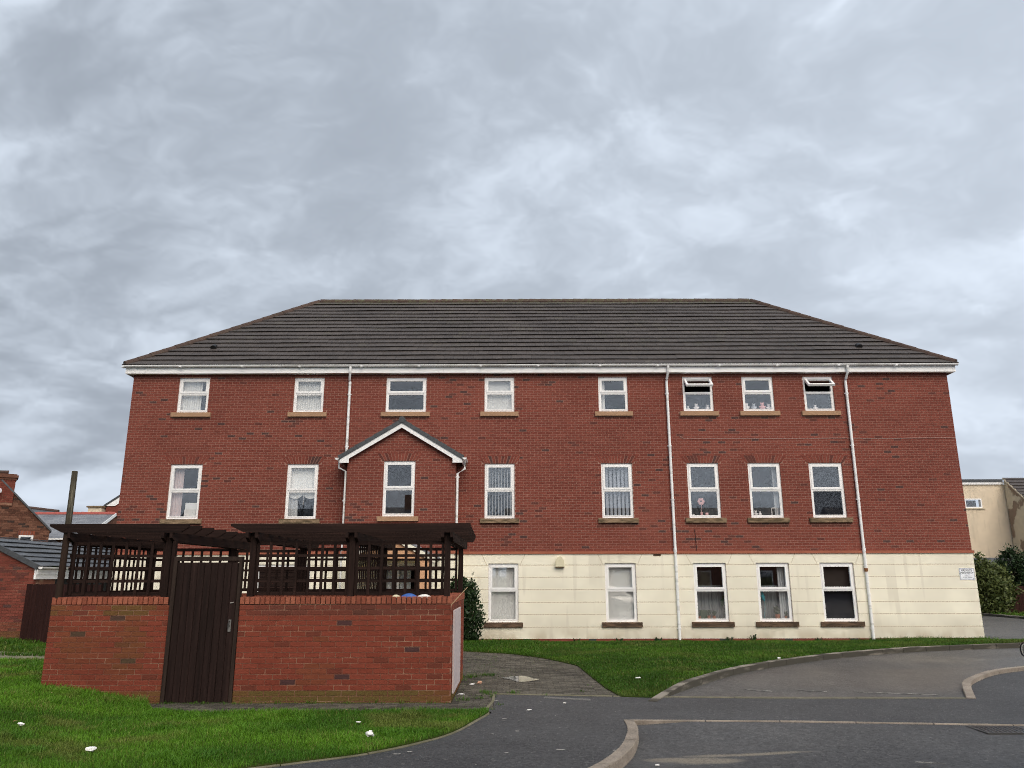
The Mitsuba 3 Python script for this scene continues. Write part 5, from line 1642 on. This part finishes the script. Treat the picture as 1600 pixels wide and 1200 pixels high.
def board_fence(label, p, q, z0, z1, w, mat, rails=True, slope_=0.0):
    key = thing('timber_fence', label, 'fence')
    p, q = np.array(p, float), np.array(q, float)
    L = np.linalg.norm(q - p)
    a = (q - p) / L
    nn = np.array([a[1], -a[0]])
    fr = lambda s, d, z: np.array([*(p + a * s + nn * d), z])
    n = int(L / w)
    for k in range(n):
        part(key, 'board', MB().fbox(fr, k * w + 0.003, (k + 1) * w - 0.003, 0.0, 0.018 + 0.006 * (k % 2), z0 + 0.01 * tone(), z1 + 0.012 * tone(), (tone(), 0)), mat)
    if rails:
        for z in (z0 + 0.25, z1 - 0.25):
            part(key, 'rail', MB().fbox(fr, 0, L, -0.045, -0.001, z, z + 0.08), mat)
        for k in range(int(L / 1.8) + 1):
            s = min(k * 1.8, L - 0.09)
            part(key, 'post', MB().fbox(fr, s, s + 0.09, -0.14, -0.046, z0 - 0.1, z1 - 0.02), mat)
    return key


board_fence('red brown close boarded fence beside the left outbuilding', (-12.68, 20.86), (-9.3, 18.12), 0.17, 1.60, 0.115, 'fence_timber')
board_fence('dark red board fence behind the shrubs at the right edge', (23.10, 37.9), (29.5, 37.0), 0.02, 1.28, 0.15, 'fence_timber')

# ------------------------------------------------------------------ outbuilding at the left
OB = thing('outbuilding', 'single storey red brick outbuilding with a shallow tiled gable roof at the left edge', 'outbuilding')
oy, ox0, ox1, orx, oze, ozr = 21.3, -16.0, -12.80, -14.40, 2.05, 2.80
of = frame((0, oy, 0), (1, 0, 0), (0, -1, 0))
gp = Polygon([(ox0, 0.1), (ox1, 0.1), (ox1, oze), (orx, ozr), (ox0, oze)])
part(OB, 'wall', MB().poly(of, gp.buffer(-0.006), -0.2, -0.009), 'garden_mortar_mat')
whole, cut = [], MB()
for r in lay(ox0, ox1, 0.10, ozr + 0.05):
    q = sbox(r[0], r[2], r[1], r[3])
    if gp.contains(q):
        whole.append(r)
    elif gp.intersects(q):
        cut.poly(of, q.intersection(gp), -0.09, 0.003 * tone(), (0.2 + 0.8 * tone(), 0))
brick_parts(OB, of, whole, 'brick_mat', lambda r: -r[0], 120, stain=lambda s, z: 0.6 if z < 0.4 else (0.25 if z < 0.6 else 0))
part(OB, 'cut_brick', cut, 'brick_mat', kind='stuff')
part(OB, 'side_wall', MB().box(ox1 - 0.2, ox1 - 0.002, oy + 0.21, oy + 1.0, 0, oze).box(ox1 - 0.2, ox1 - 0.002, oy + 1.001, oy + 7, 0, 0.9), 'garden_mortar_mat')
part(OB, 'dark_opening', MB().box(ox1 - 0.20, ox1 - 0.17, oy + 1.001, oy + 7, 0.9, oze), 'black_mat')
th = math.atan2(ozr - oze, abs(orx - ox1))
for sg, e in ((-1, ox1 + 0.10), (1, ox0 - 0.10)):
    L_ = (abs(orx - e)) / math.cos(th)
    o3 = np.array([e, oy - 0.06, oze - 0.10 * math.tan(th) + 0.03])
    t3, n3 = np.array([sg * math.cos(th), 0, math.sin(th)]), np.array([-sg * math.sin(th), 0, math.cos(th)])
    sl = lambda s, q, h, o3=o3, t3=t3, n3=n3: o3 + np.array([0, 1.0, 0]) * s + t3 * q + n3 * h
    tiles(sl, [(0.02, 0), (7.2, 0), (7.2, L_), (0.02, L_)], 0, 0.31, 0.30, 'slate_mat', f'{OB}__roof', 60 if sg < 0 else 0)
    for k in range(6):
        q0, q1 = k * L_ / 6, (k + 1) * L_ / 6 - 0.005
        v = [sl(s, q, h) for s in (-0.03, 0.02) for q in (q0, q1) for h in (-0.06, 0.07)]
        part(OB, 'verge_tile', MB().add(v, MB.Q), 'verge_mat')
part(OB, 'gutter', half_gutter((ox1 + 0.16, oy - 0.05, oze + 0.0), (ox1 + 0.16, oy + 7.1, oze + 0.0), (1, 0, 0), 0.06), 'gutter_mat')
part(OB, 'fascia', MB().box(ox1 + 0.06, ox1 + 0.085, oy - 0.04, oy + 7.1, oze - 0.20, oze - 0.07).box(ox1 + 0.035, ox1 + 0.06, oy - 0.04, oy + 7.1, oze - 0.32, oze - 0.202), 'gutter_mat')
part(OB, 'fascia_end', MB().box(ox1 + 0.003, ox1 + 0.034, oy - 0.035, oy - 0.005, oze - 0.32, oze - 0.02), 'white_plastic')


# ------------------------------------------------------------------ houses behind
def gable_house_bricks(key, fr, poly, mat, L=0.235, h=0.08, holes=()):
    m_ = MB()
    x0, z0, x1, z1 = poly.bounds
    pre = shapely.prepared.prep(poly)
    for r in range(int((z1 - z0) / h) + 1):
        s = x0 - (L / 2 if r % 2 else 0)
        while s < x1:
            q = sbox(s + 0.006, z0 + r * h + 0.006, s + L - 0.006, z0 + (r + 1) * h - 0.006)
            if pre.intersects(q):
                g_ = q if pre.contains(q) else q.intersection(poly)
                if pre.contains(q):
                    m_.fbox(fr, q.bounds[0], q.bounds[2], -0.06, 0.004 * tone(), q.bounds[1], q.bounds[3], (tone(), 0))
                else:
                    m_.poly(fr, g_, -0.06, 0.003, (tone(), 0))
            s += L
    part(key, 'brick', m_, mat, kind='stuff')


def small_window(owner, fr, a, b, z0, z1, bars=()):
    w = fresh(f'{owner}__window')
    m_ = MB()
    F = 0.06
    for s0, s1, c0, c1 in ((a, a + F, z0, z1), (b - F, b, z0, z1), (a + F, b - F, z0, z0 + F), (a + F, b - F, z1 - F, z1)):
        m_.fbox(fr, s0, s1, -0.08, 0.008, c0, c1)
    part(w, 'frame', m_, 'white_plastic')
    part(w, 'pane', quad(fr, a + F, b - F, -0.03, z0 + F, z1 - F), 'glass_mat')
    part(w, 'room', MB().fbox(fr, a + F, b - F, -0.5, -0.45, z0 + F, z1 - F), 'brown_room_mat')


BHs = thing('brick_house', 'old dark brick house gable with a chimney at the left edge', 'house')
ha = math.radians(34)
hu = np.array([math.cos(ha), math.sin(ha), 0])
hf = frame((-17.0, 29.0, 0), hu, (hu[1], -hu[0], 0))
sr_, sp_, zr, zp = -0.09, -1.95, 3.44, 5.30
sl_ = 2 * sp_ - sr_
wx0, wx1, wz0, wz1 = -1.03, -0.58, 2.98, 3.27
gp = Polygon([(sl_, 0), (sr_, 0), (sr_, zr), (sp_, zp), (sl_, zr)]).difference(sbox(wx0, wz0, wx1, wz1)).difference(sbox(wx0 - 0.04, wz1, wx1 + 0.04, wz1 + 0.16))
part(BHs, 'wall', MB().poly(hf, gp.buffer(-0.004), -0.25, -0.010), 'garden_mortar_mat')
gable_house_bricks(BHs, hf, gp.intersection(sbox(-3.9, 0.5, 0, 8)), 'old_brick_mat')
m = MB()
for k in range(7):
    s = wx0 - 0.04 + k * (wx1 - wx0 + 0.08) / 7
    m.fbox(hf, s + 0.004, s + (wx1 - wx0 + 0.08) / 7 - 0.004, -0.08, 0.006, wz1 + 0.003, wz1 + 0.155, (tone(), 0))
part(BHs, 'lintel', m, 'cap_brick_mat')
small_window(BHs, hf, wx0, wx1, wz0, wz1)
part(BHs, 'side_wall', MB().fbox(hf, sr_ - 0.25, sr_ - 0.003, -7.0, -0.26, 0, zr - 0.05), 'old_brick_mat')
for sg, e in ((1, sl_ - 0.06), (-1, sr_ + 0.06)):
    ze = zr - 0.06 * (zp - zr) / (sr_ - sp_)
    v = [hf(x, d, z + h) for x, z in ((e, ze), (sp_, zp)) for d in (-7.1, 0.07) for h in (0.012, 0.09)]
    part(BHs, 'roof', MB().add(v, MB.Q, (0.5, 0)), 'slate_mat')
CH = fresh(f'{BHs}__chimney')
c0, c1 = -2.50, -1.38
part(CH, 'stack', MB().fbox(hf, c0 + 0.01, c1 - 0.01, -0.6, 0.045, 4.3, 5.20), 'garden_mortar_mat')
m = MB()
cf = lambda s, d, z: hf(s, d + 0.055, z)
for a, b, c, d in lay(c0, c1, 4.40, 5.225):
    m.fbox(cf, a, b, -0.05, 0.004 * tone(), c, d, (0.2 + 0.8 * tone(), 0))
cs = lambda s, d, z: hf(c1 + d, 0.055 - s, z)
for a, b, c, d in lay(0.06, 0.66, 4.40, 5.225):
    m.fbox(cs, a, b, -0.05, 0.004 * tone(), c, d, (0.2 + 0.8 * tone(), 0))
part(CH, 'brick', m, 'brick_mat', kind='stuff')
part(CH, 'oversail', MB().fbox(hf, c0 - 0.03, c1 + 0.03, -0.66, 0.09, 5.227, 5.30).fbox(hf, c0 - 0.07, c1 + 0.07, -0.70, 0.13, 5.3005, 5.40).fbox(hf, c0 - 0.02, c1 + 0.02, -0.64, 0.08, 5.4005, 5.44), 'old_brick_mat')
part(CH, 'chimney_cap', MB().tube([hf(c0 + 0.25, -0.2, 5.50), hf(c1 - 0.25, -0.2, 5.52)], 0.07, 10), 'hip_tile_mat')
SD = thing('satellite_dish', 'pale dish on the old brick house chimney at the left edge', 'satellite dish')
part(SD, 'dish', MB().tube([hf(-1.86, 0.22, 4.80), hf(-1.82, 0.26, 4.81)], [0.02, 0.09], 14), 'white_plastic')
part(SD, 'arm', MB().bar(hf(-1.82, 0.06, 4.74), hf(-1.84, 0.24, 4.79), 0.03, 0.03), 'metal_mat')

SH = thing('slate_house', 'house with grey slate roof and red ridge tiles behind the left pergola', 'house')
sr, sxl, sy, sz, sye, sze = -20.42, -31.0, 40.2, 4.95, 37.5, 3.60
part(SH, 'wall', MB().box(sxl, sr - 0.05, sye + 0.25, sye + 0.5, 0, sze - 0.02), 'old_brick_mat')
part(SH, 'wall', MB().box(sr - 0.3, sr - 0.05, sye + 0.501, sy + 2.9, 0, sze - 0.02), 'old_brick_mat')
ths = math.atan2(sz - sze, sy - sye)
sl = lambda s, q, h: np.array([s, sye + q * math.cos(ths) - h * math.sin(ths), sze + q * math.sin(ths) + h * math.cos(ths)])
Ls = math.hypot(sz - sze, sy - sye)
tiles(sl, [(sxl, 0), (sr, 0), (sr, Ls), (sxl, Ls)], 0, 0.20, 0.36, 'light_slate_mat', f'{SH}__roof', 0, thick=0.010, lift=0.018)
part(SH, 'roof_deck', MB().add([sl(s, q, -0.03) for s in (sxl, sr) for q in (0, Ls)] + [(sr, sy + 2.7, sze), (sxl, sy + 2.7, sze)], [[0, 2, 3], [0, 3, 1], [1, 3, 4], [1, 4, 5]]), 'light_slate_mat')
for k in range(24):
    x1_ = sr - k * 0.45
    part(f'{SH}__roof', 'ridge_tile', MB().tube([(x1_, sy, sz + 0.0), (x1_ - 0.44, sy, sz + 0.0)], [0.10, 0.115], 8), 'red_ridge_mat')
part(SH, 'barge_board', MB().add([sl(s, q, h) for s in (sr + 0.002, sr + 0.03) for q in (-0.02, Ls) for h in (-0.10, 0.045)], MB.Q), 'white_plastic')
part(SH, 'gutter', MB().box(sxl, sr, sye - 0.07, sye - 0.005, sze - 0.075, sze - 0.005), 'white_plastic')
m = MB().add([(sr - 0.06, sye + 0.25, sze - 0.02), (sr - 0.06, sy + 2.7, sze - 0.02), (sr - 0.06, sy, sz - 0.05)], [[0, 1, 2]])
part(SH, 'gable', m, 'old_brick_mat')

FH = thing('distant_house', 'distant house roof just showing above the red ridge, left', 'house')
v = [(x, y, z) for x, z in ((-38.6, 7.15), (-35.0, 6.68)) for y in (60.0,) for z in (z,)]
part(FH, 'roof', MB().add([(-39.5, 60, 7.25), (-34.9, 60, 6.70), (-34.9, 64, 5.0), (-39.5, 64, 5.0), (-39.5, 56, 5.2), (-34.9, 56, 5.2)], [[0, 1, 2], [0, 2, 3], [0, 4, 5], [0, 5, 1]]), 'slate_mat')
part(FH, 'ridge', MB().tube([(-39.5, 60, 7.28), (-34.9, 60, 6.73)], 0.12, 8), 'hip_tile_mat')
part(FH, 'wall', MB().box(-39.4, -35.1, 56.5, 63.4, 0, 5.2), 'old_brick_mat')
GH2 = thing('gabled_house', 'distant brick gable with white bargeboard beside the left end of the block', 'house')
ff = frame((0, 60, 0), (1, 0, 0), (0, -1, 0))
part(GH2, 'wall', MB().poly(ff, [(-31.3, 0), (-25, 0), (-25, 7.0), (-28.2, 9.1), (-31.3, 7.02)], -6, 0), 'brick_mat')
part(GH2, 'barge_board', MB().poly(ff, [(-31.3, 7.12), (-28.2, 9.25), (-28.2, 8.80), (-30.6, 7.12)], 0.01, 0.08), 'white_plastic')
part(GH2, 'verge', MB().poly(ff, [(-31.45, 7.05), (-28.2, 9.28), (-28.2, 9.42), (-31.45, 7.19)], -6, 0.14), 'verge_mat')
CS = thing('chimney_stack', 'wide weathered cream chimney above the slate roof', 'chimney')
part(CS, 'stack', MB().box(-32.45, -31.42, 59.6, 60.3, 5.0, 6.98), 'far_cream_mat')
part(CS, 'capping', MB().box(-32.55, -31.32, 59.5, 60.4, 6.981, 7.10), 'sill_weathered')

# right hand buildings
RB = thing('rendered_building', 'flat roofed cream rendered building beyond the right end of the block', 'building')
rf = frame((0, 42.0, 0), (1, 0, 0), (0, -1, 0))
wn = (24.42, 25.34, 5.30, 5.80)
rp = sbox(19.0, 0, 28.5, 6.55).difference(sbox(wn[0], wn[2], wn[1], wn[3]))
part(RB, 'wall', MB().poly(rf, rp, -0.3, 0), 'far_cream_mat')
part(RB, 'side_wall', MB().box(19.0, 19.3, 42.301, 52, 0, 6.55), 'far_cream_mat')
part(RB, 'fascia', MB().fbox(rf, 19.0, 26.62, -0.28, 0.10, 6.553, 6.70), 'white_plastic')
part(RB, 'roof_edge', MB().fbox(rf, 18.9, 26.55, -8, 0.16, 6.702, 6.83), 'verge_mat')
small_window(RB, rf, wn[0], wn[1], wn[2], wn[3])
part(f'{RB}__window', 'sill', MB().fbox(rf, wn[0] - 0.08, wn[1] + 0.12, 0.001, 0.06, wn[2] - 0.07, wn[2] - 0.002), 'cream_edge_mat')
TH = thing('tiled_house', 'house with peeling render gable and brown pantiled roof at the right edge', 'house')
tx, ty, tz = 26.64, 41.9, 6.88
tfr = frame((tx, 0, 0), (0, 1, 0), (-1, 0, 0))
slp = 0.80
tye = 36.6
tze = tz - (ty - tye) * slp
part(TH, 'gable_wall', MB().poly(tfr, [(tye + 0.2, 0), (ty + 0.01, 0), (ty + 0.01, tz - 0.03), (tye + 0.2, tze + 0.1)], -0.3, 0), 'peeling_mat')
part(TH, 'wall', MB().box(tx + 0.31, tx + 9, tye + 0.2, tye + 0.5, 0, tze + 0.1), 'peeling_mat')
tht = math.atan(slp)
sl = lambda s, q, h: np.array([s, tye + q * math.cos(tht) - h * math.sin(tht), tze + q * math.sin(tht) + h * math.cos(tht)])
tiles(sl, [(tx - 0.05, 0), (tx + 6, 0), (tx + 6, (ty - tye) / math.cos(tht)), (tx - 0.05, (ty - tye) / math.cos(tht))], 0, 0.30, 0.26, 'roof_tile_mat', f'{TH}__roof', 0, thick=0.03, lift=0.06)
part(TH, 'verge', MB().add([sl(s, q, h) for s in (tx - 0.07, tx - 0.002) for q in (0, (ty - tye) / math.cos(tht)) for h in (-0.03, 0.03)], MB.Q), 'cream_edge_mat')
SHD = thing('garden_shed', 'small dark roofed shed between the two far right shrubs', 'shed')
part(SHD, 'wall', MB().box(23.5, 25.5, 39.6, 41.2, 0.0, 2.0), 'fence_timber')
part(SHD, 'roof', MB().add([(x, y, z) for x in (23.2, 25.7) for y, z in ((39.3, 1.95), (40.4, 2.65), (41.5, 1.95), (40.4, 1.95))], [[0, 1, 5, 4], [1, 2, 6, 5], [0, 1, 3, 3], [4, 5, 7, 7], [1, 2, 3, 3], [5, 6, 7, 7]]), 'slate_mat')

# ------------------------------------------------------------------ the parked car whose mirror enters at the right edge
CAR = thing('parked_car', 'black parked car of which only a door mirror shows at the right edge', 'car')
hd = np.array([0.552, 0.834, 0.0])
lf = np.array([-0.834, 0.552, 0.0])
mp = np.array([4.105, 6.47, 0.0])
org = mp - lf * 1.08 + np.array([0, 0, -0.1])            # centre line below the mirrors
cp = lambda x, y, z: org + hd * x + lf * y + np.array([0, 0, z])


def loft(sections, mat, name, label=None):
    m_ = MB()
    n_ = len(sections[0])
    v = [cp(*q) for s in sections for q in s]
    f = [[i * n_ + j, i * n_ + (j + 1) % n_, (i + 1) * n_ + (j + 1) % n_, (i + 1) * n_ + j] for i in range(len(sections) - 1) for j in range(n_)]
    f3 = [t for a, b, c, d in f for t in ([a, b, c], [a, c, d])]
    for o in (0, (len(sections) - 1) * n_):
        f3 += [[o, o + j, o + j + 1] for j in range(1, n_ - 1)]
    m_.add(v, f3)
    return part(CAR, name, m_, mat, smooth=35)


body = []
for x, w, zt in ((1.75, 0.60, 0.62), (1.60, 0.78, 0.76), (1.2, 0.86, 0.86), (0.4, 0.89, 0.93), (-0.8, 0.90, 0.95), (-2.0, 0.88, 0.96), (-2.35, 0.82, 0.90), (-2.48, 0.70, 0.70)):
    zb = 0.24
    body.append([(x, -w, zb + 0.1), (x, -w, zt - 0.22), (x, -w * 0.94, zt - 0.02), (x, -w * 0.6, zt), (x, w * 0.6, zt), (x, w * 0.94, zt - 0.02), (x, w, zt - 0.22), (x, w, zb + 0.1), (x, w * 0.8, zb), (x, -w * 0.8, zb)])
loft(body, 'car_paint', 'body')
cab = []
for x, w, zb, zt in ((0.45, 0.80, 0.90, 0.96), (-0.25, 0.74, 0.92, 1.36), (-0.7, 0.72, 0.93, 1.44), (-1.5, 0.72, 0.94, 1.42), (-2.0, 0.72, 0.94, 1.28), (-2.35, 0.76, 0.90, 0.96)):
    cab.append([(x, -w - 0.08, zb), (x, -w * 0.86, zt - 0.05), (x, -w * 0.6, zt), (x, w * 0.6, zt), (x, w * 0.86, zt - 0.05), (x, w + 0.08, zb)])
loft(cab, 'car_paint', 'cabin')
for sg in (-1, 1):
    for xa, xb, za, zb in ((0.02, -0.82, 1.30, 1.385), (-0.88, -1.66, 1.375, 1.345)):
        q = lambda x, z: cp(x, sg * (0.825 - 0.20 * (z - 0.93) / 0.45 + 0.008), z)
        part(CAR, 'side_window', MB().add([q(xa + (0.0 if xa < 0 else 0.22), 0.975), q(xb, 0.975), q(xb, zb - 0.03), q(xa - (0.0 if xa < 0 else 0.12), za - 0.05)], [[0, 1, 2, 3]]), 'car_glass')
    part(CAR, 'tail_light', MB().add([cp(x, sg * y, z) for x, y, z in ((-2.435, 0.80, 0.86), (-2.505, 0.52, 0.86), (-2.525, 0.52, 0.70), (-2.46, 0.78, 0.70))], [[0, 1, 2, 3]]), 'tail_light_mat')
part(CAR, 'rear_window', MB().add([cp(-2.06, -0.60, 1.255), cp(-2.06, 0.60, 1.255), cp(-2.345, 0.70, 0.985), cp(-2.345, -0.70, 0.985)], [[0, 1, 2, 3]]), 'car_glass')
part(CAR, 'number_plate', MB().add([cp(-2.50, y, z) for y, z in ((-0.26, 0.63), (0.26, 0.63), (0.26, 0.52), (-0.26, 0.52))], [[0, 1, 2, 3]]), 'sign_mat')
part(CAR, 'bumper', MB().add([cp(x, y, z) for x in (-2.36, -2.56) for y in (-0.78, 0.78) for z in (0.30, 0.50)], MB.Q), 'dark_metal')
for x in (1.05, -1.6):
    for sg in (-1, 1):
        k = fresh(f'{CAR}__wheel')
        part(k, 'tyre', MB().tube([cp(x, sg * 0.70, 0.31), cp(x, sg * 0.90, 0.31)], 0.31, 24), 'tyre_mat')
        part(k, 'rim', MB().tube([cp(x, sg * 0.895, 0.31), cp(x, sg * 0.912, 0.31)], 0.20, 20), 'metal_mat')
mk = fresh(f'{CAR}__door_mirror')
s = trimesh.creation.icosphere(subdivisions=3, radius=1.0)
v = s.vertices.copy()
v = np.sign(v) * np.abs(v) ** 0.7
v[:, 0] = np.maximum(v[:, 0], -0.35)
sx = [cp(0.02 + a * 0.075, 1.055 + b * 0.088, 1.285 + c * 0.066) for a, b, c in v]
scene[f'{mk}__shell'] = MB().add(sx, s.faces).ply('car_paint', 40)
q = [(math.cos(t), math.sin(t)) for t in np.linspace(0, 6.2832, 24, endpoint=False)]
q = [(math.copysign(abs(a) ** 0.7, a), math.copysign(abs(b) ** 0.7, b)) for a, b in q]
scene[f'{mk}__glass'] = MB().add([cp(-0.0125, 1.052 + a * 0.073, 1.285 + b * 0.053) for a, b in q] + [cp(-0.0125, 1.052, 1.285)], [[j, (j + 1) % 24, 24] for j in range(24)]).ply('mirror_mat')
m = MB()
for j in range(24):
    m.bar(cp(-0.013, 1.052 + q[j][0] * 0.076, 1.285 + q[j][1] * 0.056), cp(-0.013, 1.052 + q[(j + 1) % 24][0] * 0.076, 1.285 + q[(j + 1) % 24][1] * 0.056), 0.006, 0.006, tuple(hd))
scene[f'{mk}__rim'] = m.ply('metal_mat')
scene[f'{mk}__stalk'] = MB().bar(cp(0.03, 0.83, 1.20), cp(0.03, 0.985, 1.25), 0.06, 0.05).ply('car_paint')

# ------------------------------------------------------------------ the street behind the camera, which the windows reflect


def bare_tree(label, x, y, h, seed):
    key = thing('bare_tree', label, 'tree', 'bare trees across the road')
    r = np.random.default_rng(seed)
    tr, tw = MB(), MB()

    def grow(p, d, L, rad, depth):
        q = p + d * L
        mid = p + d * L * 0.5 + r.normal(0, 0.04 * L, 3)
        (tr if depth < 3 else tw).tube([p, mid, q], [rad, rad * 0.8, rad * 0.62], 6 if depth < 3 else 3, cap=False)
        if depth >= 5:
            return
        for k in range(3 if depth < 4 else 4):
            nd = d + r.normal(0, 0.48, 3) + np.array([0, 0, 0.12])
            nd /= np.linalg.norm(nd)
            grow(q if k < 2 else mid, nd, L * r.uniform(0.62, 0.85), rad * 0.62, depth + 1)
    grow(np.array([x, y, -0.2]), np.array([0.02, 0.0, 1.0]), h * 0.27, 0.17, 0)
    part(key, 'trunk', tr, 'bark_mat')
    part(key, 'twigs', tw, 'bark_mat', kind='stuff')


bare_tree('bare tree reflected in the first floor window right of the bay', -1.2, -13.0, 10.5, 1)
bare_tree('bare tree reflected in the lower pane of the bay window', -8.4, -13.6, 8.6, 2)
bare_tree('bare tree reflected in the window with the scalloped blind', -16.0, -13.2, 8.8, 3)
bare_tree('bare tree reflected in the first floor window right of the middle downpipe', 13.5, -14.0, 8.2, 4)

for i, x0 in enumerate((-44.0, -29.5, -15.0, -0.5, 14.0, 28.5)):
    hk = thing('street_house', ['first', 'second', 'third', 'fourth', 'fifth', 'sixth'][i] + ' house from the left in the row across the road, seen only as reflection', 'house', 'houses across the road')
    x1, yf, yk = x0 + 12.0, -21.0, -29.0
    hfr = frame((0, yf, 0), (1, 0, 0), (0, 1, 0))
    shp = sbox(x0, -0.3, x1, 5.0)
    wins = [(x0 + 1.2 + 2.6 * k, x0 + 2.7 + 2.6 * k, z, z + 1.3) for k in range(4) for z in (0.9, 3.3)]
    for w_ in wins:
        shp = shp.difference(sbox(w_[0], w_[2], w_[1], w_[3]))
    part(hk, 'wall', MB().poly(hfr, shp, -0.3, 0), 'old_brick_mat')
    part(hk, 'rear_wall', MB().box(x0, x1, yk, yk + 0.3, -0.3, 5.0), 'old_brick_mat')
    for xa in (x0, x1 - 0.3):
        part(hk, 'gable', MB().poly(frame((xa, 0, 0), (0, 1, 0), (-1, 0, 0)), [(yf - 0.301, -0.3), (yk + 0.301, -0.3), (yk + 0.301, 5.0), ((yf + yk) / 2, 7.5), (yf - 0.301, 5.0)], -0.3, 0), 'old_brick_mat')
    v = [(x, y, z + h) for x in (x0 - 0.2, x1 + 0.2) for y, z in ((yf + 0.4, 4.8), ((yf + yk) / 2, 7.7), (yk - 0.4, 4.8)) for h in (0, 0.12)]
    part(hk, 'roof', MB().add(v, [[0, 1, 3, 2], [2, 3, 5, 4], [6, 7, 9, 8], [8, 9, 11, 10], [1, 3, 9, 7], [3, 5, 11, 9], [0, 2, 8, 6], [2, 4, 10, 8], [0, 1, 7, 6], [4, 5, 11, 10]]), 'slate_mat')
    for w_ in wins:
        small_window(hk, hfr, *w_)
    part(hk, 'chimney', MB().box(x0 + 5.4, x0 + 6.4, (yf + yk) / 2 - 0.35, (yf + yk) / 2 + 0.35, 7.0, 8.9), 'old_brick_mat')
